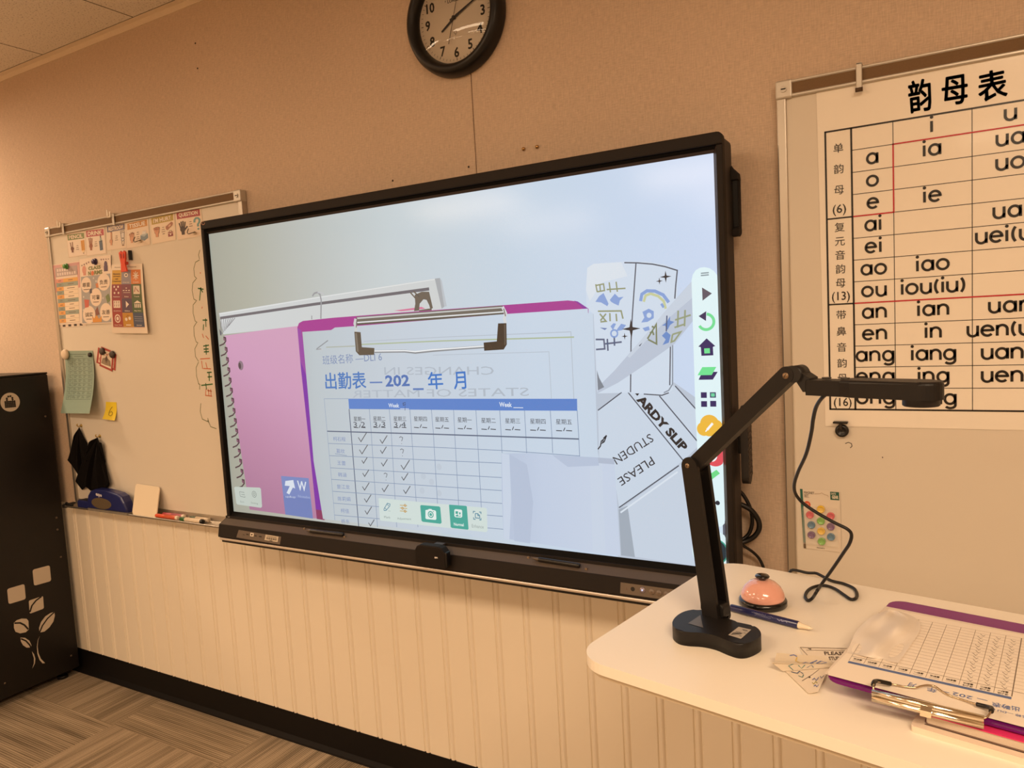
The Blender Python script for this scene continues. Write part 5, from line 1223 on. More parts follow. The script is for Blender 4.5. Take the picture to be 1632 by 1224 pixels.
# small lapboard leaning on the board
w0 = [at(217, 770.5, -.026), at(255, 776, -.026), at(248.6, 824.3, -.064), at(211, 817.5, -.064)]
low = TT + .001
d = (low - min(w0[2].z, w0[3].z)); w0 = [p + Vector((0, 0, d * (0 if i < 2 else 1))) for i, p in enumerate(w0)]
ux = (w0[1] - w0[0]); uz = (w0[3] - w0[0]); wd, hg = ux.length, uz.length
U = ux.normalized(); Vv = -(uz - U * uz.dot(U)).normalized()
sk = uz.dot(U)
pts = rrect(0, wd, 0, hg, .012)
pts = [(x + sk * (hg - y) / hg, y - hg) for x, y in pts]
o = MB().prism(pts, w0[0] + Vector((0, -.002, 0)), U, Vv, .004, .001).build('lapboard', mat((232, 216, 190), .35)); tag(o, 'small cream dry erase lapboard leaning on the tray beside the eraser', 'lapboard')
# markers
def marker(u0, v0, u1, v1, y, z, cap, body, end, label, r=.0085, capfrac=.42, rot=0):
    a = at(u0, v0, -y); b = at(u1, v1, -y); a.z = b.z = z + r + .002; a.y = -y - .002; b.y = -y
    t = empty('dry_erase_marker', tuple((a + b) / 2 - Vector((0, 0, r))), label, 'marker', 'dry erase markers on the left tray')
    d = (b - a).normalized(); L_ = (b - a).length
    MB().lathe([(0, 0), (r * .80, 0), (r * .9, .003), (r * .95, L_ * capfrac)], a, d, 20).build('cap', mat(cap, .35), t)
    MB().lathe([(r * .9, L_ * capfrac), (r, L_ * capfrac + .001), (r, L_ - .012)], a, d, 20).build('barrel', mat(body, .3), t)
    MB().lathe([(r, L_ - .012), (r * .98, L_ - .002), (r * .85, L_), (0, L_)], a, d, 20).build('end_plug', mat(end, .4), t)
marker(250, 821.7, 284.5, 826.2, .056, TT, (216, 84, 48), (206, 96, 66), (226, 206, 184), 'orange red marker lying beside the lapboard')
marker(261, 818.5, 294.5, 823.7, .034, TT, (198, 88, 96), (176, 96, 110), (232, 214, 192), 'pink marker with white end behind the orange marker')
marker(288.8, 827.4, 324, 831.4, .058, TT, (38, 92, 44), (228, 210, 186), (26, 24, 22), 'green capped white marker at the front of the tray', capfrac=.22)
marker(304.7, 824.3, 333.5, 828.8, .036, TT, (66, 84, 60), (216, 196, 170), (206, 188, 164), 'white marker with dull green cap nearest the screen', capfrac=.3)

# ------------------------------------------------------------------ things on and around the screen
def stylus(ua, va, ub, vb, label):
    a, b = ledge(ua, va), ledge(ub, vb); up = Vector((0, -.0135, .0245)).normalized()
    r = .0062; a += up * r; b += up * r; d = (b - a).normalized(); L_ = (b - a).length
    t = empty('stylus', tuple((a + b) / 2), label, 'stylus', 'styluses on the pen ledge')
    K = mat((22, 19, 18), .3)
    MB().lathe([(.0012, 0), (.002, .004), (r * .9, .020)], a, d, 18).build('tip', mat((90, 76, 60), .3), t)
    MB().lathe([(r * .9, .020), (r, .024), (r, L_ - .008), (r * .9, L_ - .002), (0, L_)], a, d, 18).build('barrel', K, t)
stylus(489, 847.5, 549, 854.5, 'black stylus resting on the screen ledge near the left port panel')
stylus(849, 892.5, 926, 904.5, 'black stylus resting on the screen ledge right of the dongle box')

# black wireless box hung on the ledge
q = [wall_ for wall_ in (at(671, 868, -.212), at(714, 873.5, -.212), at(711, 907.5, -.212), at(663, 902, -.212))]
t = empty('wireless_box', ((q[0].x + q[1].x) / 2, -.20, q[3].z), 'black rounded wireless box with a small white mark hung on the screen ledge', 'wireless box')
mb = MB(); x0, x1 = q[3].x, q[2].x; z0, z1 = q[3].z + .002, q[0].z
mb.prism([(x0, z0 + .006), (x0 + .006, z0), (x1 - .006, z0), (x1, z0 + .006), (x1, z1 - .016), (x1 - .010, z1 - .003), (x1 - .024, z1), (x0 + .020, z1), (x0 + .007, z1 - .005), (x0, z1 - .016)], (0, -.214, 0), X3, Z3, .023, .004, 3)
mb.build('case', mat((30, 25, 22), .7, spec=.2), t)
MB().box(x1 - .004, x1 + .004, -.212, -.192, z0 + .006, z1 - .014, .003).build('side_cap', mat((10, 9, 9), .4), t)
a = Art((0, -.2143, 0), X3, Z3, rough=.4); p = a.L(695, 889); a.line([(p[0] - .0045, p[1] - .002), (p[0] - .003, p[1] + .0015), (p[0] - .0005, p[1] - .001), (p[0] + .002, p[1] + .0018), (p[0] + .005, p[1] - .001)], .0022, 'E8E2DC', 0); a.build('white_mark', t)
MB().box((x0 + x1) / 2 - .014, (x0 + x1) / 2 + .016, -.196, -.158, z1 - .012, z1 - .006, .002).build('hanging_tab', mat((52, 44, 38), .4), t)

# remote control on the side of the screen
p0, p1 = at(1181, 660, -.085), at(1190, 770, -.085)
t = empty('remote_control', (1.688, -.09, p1.z), 'black remote control stuck to the right side of the screen', 'remote control')
RK = mat((30, 26, 24), .45)
zt, zb = p0.z + .020, p1.z
mb = MB(); mb.prism([(x, z) for x, z in rrect(0, .040, zb, zt, .018, 8)], (1.6985, -.108, 0), Vector((0, 1, 0)), Z3, .0165, .004, 3)
mb.build('body', RK, t)
MB().box(1.6725, 1.6818, -.096, -.080, (zb + zt) / 2 - .02, (zb + zt) / 2 + .02, .002).build('magnet_mount', mat((14, 12, 12), .5), t)
for k in range(11):
    for j in range(3):
        y = -.076 - j * .012; z = zt - .022 - k * .0135
        MB().box(1.6983, 1.7001, y - .0040, y + .0040, z - .0036, z + .0036, .001, 1).build('button', mat((74, 64, 56), .5) if k else mat((120, 50, 40), .5), t)

# cables beside the screen
CK = mat((16, 14, 13), .45)
def wp(u, v, y): return at(u, v, -y)
mb = MB(); mb.tube([wp(1174, 780, .045), wp(1184, 788, .04), wp(1195, 808, .035), wp(1199, 830, .03), wp(1195, 848, .03), wp(1186, 858, .035), wp(1174, 864, .045)], .0045, 8)
tag(mb.build('cable', CK), 'inner of the two black cable loops sticking out beside the screen', 'cable')
mb = MB(); mb.tube([wp(1172, 802, .05), wp(1183, 805, .045), wp(1197, 813, .04), wp(1208, 828, .034), wp(1210, 842, .034), wp(1203, 854, .036), wp(1190, 862, .04), wp(1174, 867, .05)], .0062, 8)
tag(mb.build('cable', CK), 'thicker outer black cable loop beside the right edge of the screen', 'cable')
mb = MB(); mb.tube([wp(1172, 862, .05), wp(1185, 870, .04), wp(1200, 880, .03), wp(1211, 892, .02), wp(1218, 910, .02), wp(1222, 940, .02), wp(1224, 985, .02)], .0035, 8)
tag(mb.build('cable', CK), 'thin black cable running down behind the desk from the screen', 'cable')

# push pins and nail holes in the wall
for (u, v, r, lab) in ((834.5, 237.5, .0052, 'brass pin in the wall above the screen, left of the pair'), (856, 234, .0052, 'brass pin in the wall above the screen, right of the pair')):
    p = at(u, v, -.002)
    tag(MB().lathe([(0, 0), (r * .6, 0), (r, .002), (r * .8, .0055), (0, .0068)], (p.x, -.0002, p.z), (0, -1, 0), 18).build('wall_pin', mat((190, 150, 96), .25, metal=.8)), lab, 'pin', 'pins above the screen')
for (u, v, lab) in ((311.5, 69, 'dark nail head high on the wall at the left'), (315, 109, 'dark nail head just below another, high on the wall'), (626, 288, 'dark nail head above the top edge of the screen'), (747, 266, 'dark nail head beside the wall seam under the clock')):
    p = at(u, v, 0)
    tag(MB().lathe([(0, 0), (.003, 0), (.0028, .0012), (0, .0015)], (p.x, 0, p.z), (0, -1, 0), 12).build('nail_head', mat((52, 36, 26), .6)), lab, 'nail', 'nail heads in the wall')

# ------------------------------------------------------------------ wall clock
ccx_, ccz_, R = 0.9275, 2.2965, .1555
t = empty('wall_clock', (ccx_, -.02, ccz_ - R), 'round black rimmed wall clock high on the wall, cut by the top of the picture', 'clock')
CY_ = -.001
rim = [(.118, .014), (.122, .030), (.128, .040), (.136, .0435), (.147, .038), (.1535, .024), (.1555, .006), (.1535, 0), (.0, 0)]
MB().lathe(rim, (ccx_, CY_, ccz_), (0, -1, 0), 72).build('rim', mat((20, 17, 16), .35, spec=.4), t)
f = Art((ccx_, -.0165, ccz_), X3, Z3, rough=.6, step=.0002)
f.disc(0, 0, .1195, 'E4D6C2', 0, 64)
for k in range(60):
    a = math.radians(90 - k * 6); r0, r1 = (.1075, .1130) if k % 5 else (.1055, .1130)
    f.line([(r0 * math.cos(a), r0 * math.sin(a)), (r1 * math.cos(a), r1 * math.sin(a))], .0011 if k % 5 else .0020, '4A3A2E', 1)
for k in range(1, 13):
    a = math.radians(90 - k * 30); f.fat(f.text, .0010, str(k), .0905 * math.cos(a), .0905 * math.sin(a) - .0128, .0365, '1F1712', 2, sx=.92)
f.text('LORELL', .0, .043, .0120, '2A2018', 2, .02); f.line([(-.0275, .0475), (-.0265, .0515)], .002, '2A2018', 2)
f.arc(0, -.038, .0042, 0, 360, .0011, '6E5A48', 2, 16); f.line([(0, -.0415), (0, -.046)], .0016, '6E5A48', 2)
f.build('dial', t)
def hand_(name, ang, l0, l1, w0, w1, y, c):
    a = math.radians(90 - ang); d = Vector((math.cos(a), 0, math.sin(a))); n_ = Vector((-d.z, 0, d.x)); o = Vector((ccx_, y, ccz_))
    mb = MB(); P = [o - d * l0 + n_ * w0, o - d * l0 - n_ * w0, o + d * l1 - n_ * w1, o + d * l1 + n_ * w1]
    mb._add(P + [p + Vector((0, .0012, 0)) for p in P], [(0, 1, 2, 3), (7, 6, 5, 4), (0, 4, 5, 1), (1, 5, 6, 2), (2, 6, 7, 3), (3, 7, 4, 0)]); mb.build(name, mat(c, .4), t)
hand_('hour_hand', 237, .012, .0520, .0034, .0022, -.0200, (24, 18, 15)); hand_('minute_hand', 66, .014, .0880, .0036, .0014, -.0220, (24, 18, 15)); hand_('second_hand', 17, .070, .0480, .0007, .0006, -.0240, (60, 42, 30))
MB().cyl((ccx_, -.0165, ccz_), (ccx_, -.0255, ccz_), .0045, seg=18).build('hub', mat((24, 18, 15), .4), t)
gm = bpy.data.materials.new('material'); gm.use_nodes = True
g_ = gm.node_tree; gb = g_.nodes['Principled BSDF']; g_.nodes.remove(gb); ot = [n for n in g_.nodes if n.type == 'OUTPUT_MATERIAL'][0]
tr = g_.nodes.new('ShaderNodeBsdfTransparent'); gl = g_.nodes.new('ShaderNodeBsdfGlossy'); gl.inputs['Roughness'].default_value = .03; ms = g_.nodes.new('ShaderNodeMixShader'); fr = g_.nodes.new('ShaderNodeFresnel'); fr.inputs[0].default_value = 1.5
g_.links.new(fr.outputs[0], ms.inputs[0]); g_.links.new(tr.outputs[0], ms.inputs[1]); g_.links.new(gl.outputs[0], ms.inputs[2]); g_.links.new(ms.outputs[0], ot.inputs[0])
GLASS = gm
MB().lathe([(.1190 * k / 12, .0300 + .0190 * (1 - (k / 12) ** 2)) for k in range(12, -1, -1)], (ccx_, CY_, ccz_), (0, -1, 0), 64).build('glass', GLASS, t)

# ------------------------------------------------------------------ black charging cabinet at the left
KX = -1.250
CB = mat((26, 22, 20), .4, spec=.35, noise=.05, nscale=60)
t = empty('charging_cabinet', (KX - .33, -.33, 0), 'tall black metal cabinet with cut out leaf pattern at the left edge', 'cabinet')
y0, y1, z0, z1 = -.62, -.030, .035, 1.345
MB().box(KX - .66, KX, y0, y1, z0, z1, .006, 2).build('body', CB, t)
MB().box(KX - .66, KX - .001, y0 - .014, y0 - .001, z0 + .01, z1 - .01, .004).build('door', CB, t)
MB().box(KX - .66, KX - .0003, y0, y1, z1, z1 + .008, .003, 2).build('top_panel', CB, t)
for fx in (KX - .60, KX - .045):
    for fy in (y0 + .06, y1 - .055):
        mb = MB(); mb.cyl((fx, fy, 0), (fx, fy, .012), .022, .020, 20); mb.cyl((fx, fy, .012), (fx, fy, .036), .009, seg=14); mb.build('foot', mat((16, 14, 13), .5), t)
def newcut(): return Art((KX + .0006, 0, 0), Y3, Z3, rough=.5, step=.0003)
cut = newcut()
Z5 = lambda a, b: (a / 4.37, 860 + b / 4.37)
LF = mat((206, 192, 174), .5)
def rpoly(pts, r=.18):
    out = []; n = len(pts)
    for i in range(n):
        a, b, c = Vector(pts[i - 1]), Vector(pts[i]), Vector(pts[(i + 1) % n])
        p, q_ = b.lerp(a, r), b.lerp(c, r)
        for k in range(6):
            s_ = k / 5; out.append(tuple(p.lerp(b, s_).lerp(b.lerp(q_, s_), s_)))
    return out
def cutout(name, pts, vein=None, wd=.006):
    c = newcut(); c.poly(c.P(pts), LF, 0)
    if vein: c.pline([Z5(*p) for p in vein], wd, CB, 1)
    c.build(name, t)
cutout('square_cutout', rpoly([Z5(226, 210), Z5(346, 178), Z5(357, 288), Z5(237, 322)], .14))
cutout('square_cutout', rpoly([Z5(49, 344), Z5(170, 308), Z5(180, 414), Z5(60, 450)], .14))
cutout('leaf_cutout', rpoly([Z5(200, 425), Z5(300, 392), Z5(306, 480), Z5(207, 517)], .12), [(208, 505), (222, 460), (250, 425), (290, 395)], .0065)
cutout('leaf_cutout', [Z5(97, 580), Z5(115, 562), Z5(150, 550), Z5(185, 551), Z5(198, 566), Z5(201, 625), Z5(180, 645), Z5(140, 653), Z5(108, 642), Z5(97, 615)], [(100, 582), (140, 580), (170, 595), (197, 625)], .0065)
cutout('leaf_cutout', [Z5(379, 503), Z5(382, 530), Z5(372, 570), Z5(345, 610), Z5(310, 640), Z5(275, 648), Z5(272, 615), Z5(285, 575), Z5(315, 535), Z5(350, 512)], [(275, 648), (295, 600), (330, 550), (378, 505)], .006)
cutout('leaf_cutout', [Z5(143, 682), Z5(175, 684), Z5(205, 705), Z5(219, 735), Z5(216, 752), Z5(185, 752), Z5(160, 735), Z5(145, 708)], [(146, 690), (180, 705), (208, 735), (214, 752)], .0055)
cutout('stem_cutout', [Z5(278, 670), Z5(266, 700), Z5(262, 745), Z5(268, 790), Z5(285, 830), Z5(314, 860), Z5(297, 862), Z5(275, 838), Z5(260, 795), Z5(257, 745), Z5(263, 700)])
cutout('stem_cutout', [Z5(222, 778), Z5(238, 800), Z5(246, 830), Z5(243, 862), Z5(224, 900), Z5(236, 862), Z5(236, 825), Z5(228, 800)])
vent = Art((KX + .0006, 0, 0), Y3, Z3, rough=.5, step=.0003)
V6 = lambda a, b: (a / 17.48, 600 + b / 17.48)
cx_, cy_ = vent.L(*V6(285, 715)); rr = abs(vent.L(*V6(285, 450))[1] - cy_); rx = abs(vent.L(*V6(555, 715))[0] - cx_)
vent.disc(cx_, cy_, rx, LF, 0, 40, rr)
for (a, b) in [(230, 560), (290, 550), (188, 612), (342, 595), (192, 658), (350, 642)] + [(148 + i * 51 + j * 5, 712 + j * 47 - i * 4.5) for i in range(6) for j in range(4)]:
    vent.pdisc(*V6(a, b), .0042, '1E1611', 1, 10)
vent.build('lock_badge', t)
for (u, v) in ((72.5, 663.5), (90, 825), (91.5, 844), (97, 887.5), (113.5, 1045), (8, 1089)):
    p = onplane(u, v, Vector((KX, 0, 0)), X3)
    MB().lathe([(0, 0), (.0045, 0), (.004, .002), (0, .003)], p, (1, 0, 0), 14).build('rivet', mat((120, 105, 90), .3, metal=.7), t)

# ------------------------------------------------------------------ desk in front
DZ = .970
DA = math.radians(-11)
E1 = Vector((math.cos(DA), math.sin(DA), 0)); E2 = Vector((-math.sin(DA), math.cos(DA), 0))
def dk(a, b, z=DZ): return E1 * a + E2 * b + Z3 * z
D = dk(1.731 + .6, -.27, 0)
t = empty('desk', tuple(D), 'cream topped standing desk with rounded corners at the right', 'desk')
TOP = mat((247, 238, 222), .42, spec=.35, noise=.02, nscale=5)
mb = MB(); mb.prism(rrect(1.731, 2.931, -.528, -.030, .055, 10), Vector((0, 0, DZ)), E1, E2, .016, .007, 3)
mb.build('tabletop', TOP, t)
mb = MB(); mb.prism(rrect(1.7365, 2.9255, -.5225, -.0355, .052, 10), Vector((0, 0, DZ - .0162)), E1, E2, .008, 0); mb.build('edge_underside', mat((206, 190, 164), .5), t)
GM = mat((196, 188, 176), .4, metal=.3)
for a in (2.30, 2.76):
    c_ = dk(a, -.20, 0)
    mb = MB(); mb.prism([(-.035, -.03), (.035, -.03), (.035, .03), (-.035, .03)], c_ + Z3 * (DZ - .026), E1, E2, DZ - .026 - .03, .0); mb.build('column', GM, t)
    mb = MB(); mb.prism(rrect(-.035, .035, -.27, .15, .02), c_ + Z3 * .045, E1, E2, .033, .004); mb.build('foot', GM, t)
    mb = MB(); mb.prism(rrect(-.03, .03, -.22, .14, .01), c_ + Z3 * (DZ - .0244), E1, E2, .018, 0); mb.build('top_bracket', GM, t)

# ------------------------------------------------------------------ document camera
AZ = math.radians(-21); CD = Vector((math.cos(AZ), math.sin(AZ), 0)); CN = Vector((-math.sin(AZ), math.cos(AZ), 0))
OC = Vector((1.752, -.662, 0))
def dc(s_, n_, z): return OC + CD * s_ + CN * n_ + Z3 * z
t = empty('document_camera', tuple(dc(.02, .02, DZ)), 'black document camera with folding arm standing on the desk', 'document camera')
DB = mat((24, 21, 20), .45, spec=.35); DB2 = mat((14, 12, 12), .5)
def base_outline():
    P1 = [(1072, 1002), (1074, 990), (1083, 980), (1096, 975), (1112, 973)]
    pts = [az(u, v, DZ + .022) for u, v in [(1071.5, 995), (1075, 985), (1086, 976.5), (1101, 972), (1120, 971.5), (1150, 978), (1165, 988.5), (1185, 993.5), (1200, 997), (1208, 1001.5), (1212.5, 1008), (1212, 1014), (1203, 1020), (1190, 1025), (1176, 1025.6), (1160, 1021), (1140, 1013), (1118, 1008.5), (1095, 1007), (1080, 1003.5)]]
    return [(p.x, p.y) for p in pts]
bo = base_outline()
sm = []
n = len(bo)
for i in range(n):
    g = lambda k: Vector(bo[k % n])
    for k in range(4):
        s_ = k / 4; p0, p1, p2, p3 = g(i - 1), g(i), g(i + 1), g(i + 2)
        sm.append(tuple(.5 * ((2 * p1) + (-p0 + p2) * s_ + (2 * p0 - 5 * p1 + 4 * p2 - p3) * s_ * s_ + (-p0 + 3 * p1 - 3 * p2 + p3) * s_ ** 3)))
ar = sum(sm[i - 1][0] * sm[i][1] - sm[i][0] * sm[i - 1][1] for i in range(len(sm)))
if ar < 0: sm = sm[::-1]
MB().prism(sm, (0, 0, DZ + .022), X3, Vector((0, 1, 0)), .022, .0025, 2, smooth_side=True).build('base', DB, t)
lb = Art((0, 0, DZ + .0224), X3, Y3, rough=.4, step=.0002)
G7 = lambda a, b: (1060 + a / 9.6, 940 + b / 9.6)
lb.ppoly([G7(350, 512), G7(540, 385), G7(582, 580)], '5A534C', 0); lb.build('maker_plate', t)
lb = Art((0, 0, DZ + .0224), X3, Y3, rough=.4, step=.0002)
lb.ppoly([G7(965, 690), G7(1125, 565), G7(1318, 610), G7(1160, 750)], 'B4AA9C', 0)
for k in range(7): lb.pline([G7(1010 + k * 22, 690 - k * 1), G7(1050 + k * 22, 655 + k * 1)], .0011, '3A332D', 1)
for a, b in (((1060, 655), (1120, 670)), ((1180, 605), (1260, 622)), ((1200, 660), (1240, 668)), ((1130, 700), (1170, 712)), ((1080, 640), (1160, 655)), ((1190, 620), (1265, 636))): lb.pline([G7(*a), G7(*b)], .0014, '3A332D', 1)
lb.build('label', t)
# rear hinge block on the base
mb = MB(); mb.prism(rrect(-.012, .030, 0, .022, .006)[::1], dc(.0075, -.0155, DZ + .021), CD, Z3, .0170, .002); mb.build('base_hinge', DB2, t)
def arm(p0, p1, w0, n0, n1, name, channel):
    """bar between two joints lying in the arm plane; channel opens on its front edge"""
    a = dc(p0[0], 0, p0[1]); b = dc(p1[0], 0, p1[1]); d = (b - a).normalized(); q_ = CN.cross(d).normalized()
    L_ = (b - a).length
    mb = MB(); h = w0 / 2
    if channel:
        wl_ = .0062
        for m0, m1 in ((n0, n0 + wl_), (n1 - wl_, n1)):
            pts = [(-h * math.cos(math.radians(x)), -h + -h * math.sin(math.radians(x)) + h) for x in range(0, 181, 20)]
            o = [(h * math.cos(math.radians(x)), -h * math.sin(math.radians(x))) for x in range(0, 181, 15)]
            o += [(h * math.cos(math.radians(x)), L_ + h * math.sin(math.radians(180 - x))) for x in range(180, -1, -15)]
            mb.prism(o, a + CN * m0, q_, d, m1 - m0, 0)
        mb.prism([(-h, .012), (-h * .1, .012), (-h * .1, L_ - .016), (-h, L_ - .016)] if channel > 0 else [(h * .1, .012), (h, .012), (h, L_ - .016), (h * .1, L_ - .016)], a + CN * (n0 + .002), q_, d, n1 - n0 - .004, 0)
    else:
        o = [(h * math.cos(math.radians(x)), -h * math.sin(math.radians(x))) for x in range(0, 181, 15)]
        o += [(h * math.cos(math.radians(x)), L_ + h * math.sin(math.radians(180 - x))) for x in range(180, -1, -15)]
        mb.prism(o, a + CN * n0, q_, d, n1 - n0, 0)
    bmesh.ops.recalc_face_normals(mb.bm, faces=mb.bm.faces)
    return mb.build(name, DB, t)
def bolt(s_, z_, n_, r=.0052):
    c_ = dc(s_, n_, z_)
    b_ = MB().lathe([(0, .0014), (r * .85, .0012), (r, 0), (r, -.002)], c_, -CN, 24).build('bolt', mat((150, 126, 100), .3, metal=.7), t)
    MB().box(-r * .9, r * .9, -.0004, .0, -.0007, .0007).build
    mb = MB(); d1 = (CD * .5 + Z3 * .85).normalized(); o = c_ - CN * .0015
    d2 = CN.cross(d1)
    mb._add([o + d1 * r * .7 + d2 * .0006, o + d1 * r * .7 - d2 * .0006, o - d1 * r * .7 - d2 * .0006, o - d1 * r * .7 + d2 * .0006], [(0, 1, 2, 3)]); mb.build('bolt_slot', mat((60, 46, 34), .5), b_)
H0, H1, H2 = (.0175, .9900), (-.0125, 1.2240), (.1500, 1.3695)
arm(H0, H1, .0290, -.022, .0115, 'lower_arm', 1)
arm(H1, H2, .0230, -.0155, .0025, 'upper_arm', 0)
bolt(H0[0] - .004, H0[1] - .004, -.0224, .0050); bolt(H1[0] - .003, H1[1] + .001, -.0224, .0040); bolt(H2[0], H2[1] - .001, -.0159, .0046)
# wrist knuckle and head
mb = MB(); mb.cyl(dc(H2[0] + .010, -.0150, H2[1] + .001), dc(H2[0] + .010, .0100, H2[1] + .001), .0115, seg=24)
mb.prism([(-.004, .008), (.008, .0105), (.014, .002), (.024, -.004), (.024, -.0230), (.014, -.0230), (.004, -.008)], dc(H2[0] + .008, -.011, H2[1]), CD, Z3, .022, 0)
mb.build('wrist_joint', DB2, t)
HZ1, HZ0 = 1.3640, 1.3425
hd = [(H2[0] + .030, HZ1 - .0005), (H2[0] + .030, HZ0)]
mb = MB(); mb.prism(rrect(H2[0] + .026, H2[0] + .078, -.0135, .0135, .003), OC + Z3 * (HZ1 - .001), CD, CN, HZ1 - HZ0 - .001, .002); mb.build('head_neck', DB, t)
mb = MB(); w_ = .0205
o = [(H2[0] + .074, -.0145), (H2[0] + .090, -w_)] + [(.322 + w_ * math.cos(math.radians(x)), w_ * math.sin(math.radians(x))) for x in range(-90, 91, 12)] + [(H2[0] + .090, w_), (H2[0] + .074, .0145)]
mb.prism(o, OC + Z3 * (HZ1 + .0010), CD, CN, HZ1 + .0010 - HZ0 - .0005, .004, 3); mb.build('camera_head', DB, t)
c_ = dc(.318, 0, HZ0)
hd_ = bpy.data.objects['camera_head']
MB().lathe([(.0205, .004), (.0205, -.0068), (.019, -.008), (.012, -.008), (.010, -.005), (0, -.005)], c_, (0, 0, 1), 36).build('lens_ring', DB2, hd_)
MB().lathe([(.0095, -.0052), (.006, -.0062), (0, -.0066)], c_, (0, 0, 1), 24).build('lens', mat((20, 24, 40), .05, spec=.8), hd_)
for s_ in (.200, .225): MB().cyl(dc(s_, 0, HZ1 + .0005), dc(s_, 0, HZ1 + .0022), .006, seg=18).build('button', mat((40, 36, 33), .4), hd_)
# its cable
cb = [dc(.205, -.004, HZ0 + .004)]
def ca(u, v, s_):      # a point on the cable, s_ metres out from the arm plane
    return onplane(u, v, dc(0, s_, 0), CN)
cb += [ca(1311, 633, .0), ca(1301, 648, .02), ca(1296, 668, .04), ca(1293, 690, .06), ca(1285, 723, .09), ca(1272, 752, .12), ca(1266, 772, .14), ca(1268, 787, .155), ca(1279, 801, .165), ca(1300, 816, .17), ca(1330, 833, .175), ca(1350, 843, .18), ca(1357, 852, .185), ca(1354, 866, .19), ca(1345, 880, .20), ca(1328, 905, .215), ca(1310, 930, .225)]
fl = lambda u, v: az(u, v, DZ + .0035)
cb += [az(1302, 942, DZ + .030), az(1295, 953, DZ + .008), fl(1288, 957), fl(1283.5, 951), fl(1287, 942), fl(1297, 935.5), fl(1313, 933), fl(1330, 938), fl(1345, 948), fl(1356, 955), fl(1364, 953.5), fl(1366, 947), fl(1361, 938), fl(1345, 930.5), fl(1325, 925.5), fl(1308, 917), fl(1300, 913.5), fl(1287, 913)]
cb += [dk(1.87, -.030, DZ + .004), dk(1.865, -.012, DZ - .03), dk(1.86, -.008, DZ - .08)]
mb = MB(); mb.tube(cb, .0027, 8, sub=5); mb.build('cable', CK, t)

# ------------------------------------------------------------------ desk bell
c_ = az(1216, 963, DZ)
t = empty('desk_bell', tuple(c_), 'salmon pink call bell with black base and button on the desk', 'bell')
MB().lathe([(0, 0), (.0365, 0), (.0385, .002), (.0385, .0085), (.0365, .0115), (.030, .0125), (0, .0125)], c_, (0, 0, 1), 56).build('base', mat((18, 15, 14), .25, coat=.3), t)
MB().lathe([(.0345, .0120), (.0352, .0150), (.0335, .0225), (.0290, .0305), (.0215, .0375), (.0120, .0418), (.0, .0430)], c_, (0, 0, 1), 64).build('dome', mat((240, 176, 158), .14, coat=.8), t)
MB().lathe([(.006, .0425), (.006, .0455), (.0105, .0462), (.0118, .0480), (.0105, .0500), (.004, .0512), (0, .0512)], c_, (0, 0, 1), 36).build('button', mat((16, 14, 13), .15, coat=.5), t)

# ------------------------------------------------------------------ pen
a = az(1165, 968.5, DZ + .006); b = az(1296, 1003.5, DZ + .005); a.z = DZ + .0062; b.z = DZ + .0062
d = (b - a).normalized(); L_ = (b - a).length
t = empty('ballpoint_pen', tuple((a + b) / 2 - Z3 * .0062), 'navy blue pen with white tip lying in front of the bell', 'pen')
r = .0060; l1 = L_ * .83
MB().lathe([(0, 0), (r * .92, .0), (r, .002), (r, l1), (r * .85, l1 + .0005)], a, d, 24).build('barrel', mat((30, 34, 84), .3, coat=.3), t)
MB().lathe([(r * .85, l1), (r * .82, l1 + .003), (.0036, l1 + .008), (.0028, L_ - .005), (.0010, L_ - .003), (.0007, L_)], a, d, 24).build('tip', mat((238, 222, 196), .25), t)
tocam = (CAM - a); pn = (tocam - d * tocam.dot(d)).normalized(); pu = pn.cross(d)
pl = Art(a + pn * (r + .0001), d, pu, rough=.4, step=.00005)
x_ = L_ * .30
for k, (xa, ln, yy) in enumerate(((.33, .20, -.0012), (.29, .18, .0022), (.50, .06, .0018))):
    n_ = int(ln * 60)
    for i in range(n_): pl.line([(L_ * (xa + ln * i / n_), yy - .0005), (L_ * (xa + ln * (i + .45) / n_), yy + .0006 * (1 if i % 2 else -1))], .0006, '8C8CB0', 0)
pl.line([(L_ * .60, .001), (L_ * .63, -.0012), (L_ * .65, .0016), (L_ * .66, -.001), (L_ * .70, .0012), (L_ * .72, -.0014)], .0007, '9A9AC0', 0)
pl.build('imprint', t)

# ------------------------------------------------------------------ clipboard pile on the desk
# white board and pink notebook under the near end of the clipboard
BA = math.radians(-12)
F1 = Vector((math.cos(BA), math.sin(BA), 0)); F2 = Vector((-math.sin(BA), math.cos(BA), 0))
def local(p): return (p.dot(F1), p.dot(F2))
k0 = local(az(1451, 1166, DZ)); n0 = local(az(1472, 1150, DZ + .010))
mb = MB(); mb.prism(rrect(k0[0], k0[0] + .30, k0[1], k0[1] + .215, .004), Z3 * (DZ + .0075), F1, F2, .0075, .0015)
o = mb.build('small_whiteboard', mat((232, 214, 194), .35)); tag(o, 'thin white lap board lying under the pink notebook at the desk edge', 'lapboard')
ln = Art(Z3 * (DZ + .0077), F1, F2, rough=.5, step=.0002)
ln.line([(k0[0] + .012, k0[1] + .012), (k0[0] + .29, k0[1] + .012)], .0022, '4A4038', 0)
o2 = ln.build('ruled_line', o)
nx0, ny0 = n0; nw, nh = .205, .26
t = empty('spiral_notebook', tuple(F1 * (nx0 + nw / 2) + F2 * (ny0 + nh / 2) + Z3 * (DZ + .0078)), 'pink spiral notebook lying under the near end of the purple clipboard', 'notebook')
nz = DZ + .0078
MB().prism(rrect(nx0 + .002, nx0 + nw - .002, ny0 + .0015, ny0 + nh - .002, .003), F1 * 0 + Z3 * (nz + .0105), F1, F2, .0095, 0).build('pages', mat((206, 190, 170), .8, noise=.1, nscale=900), t)
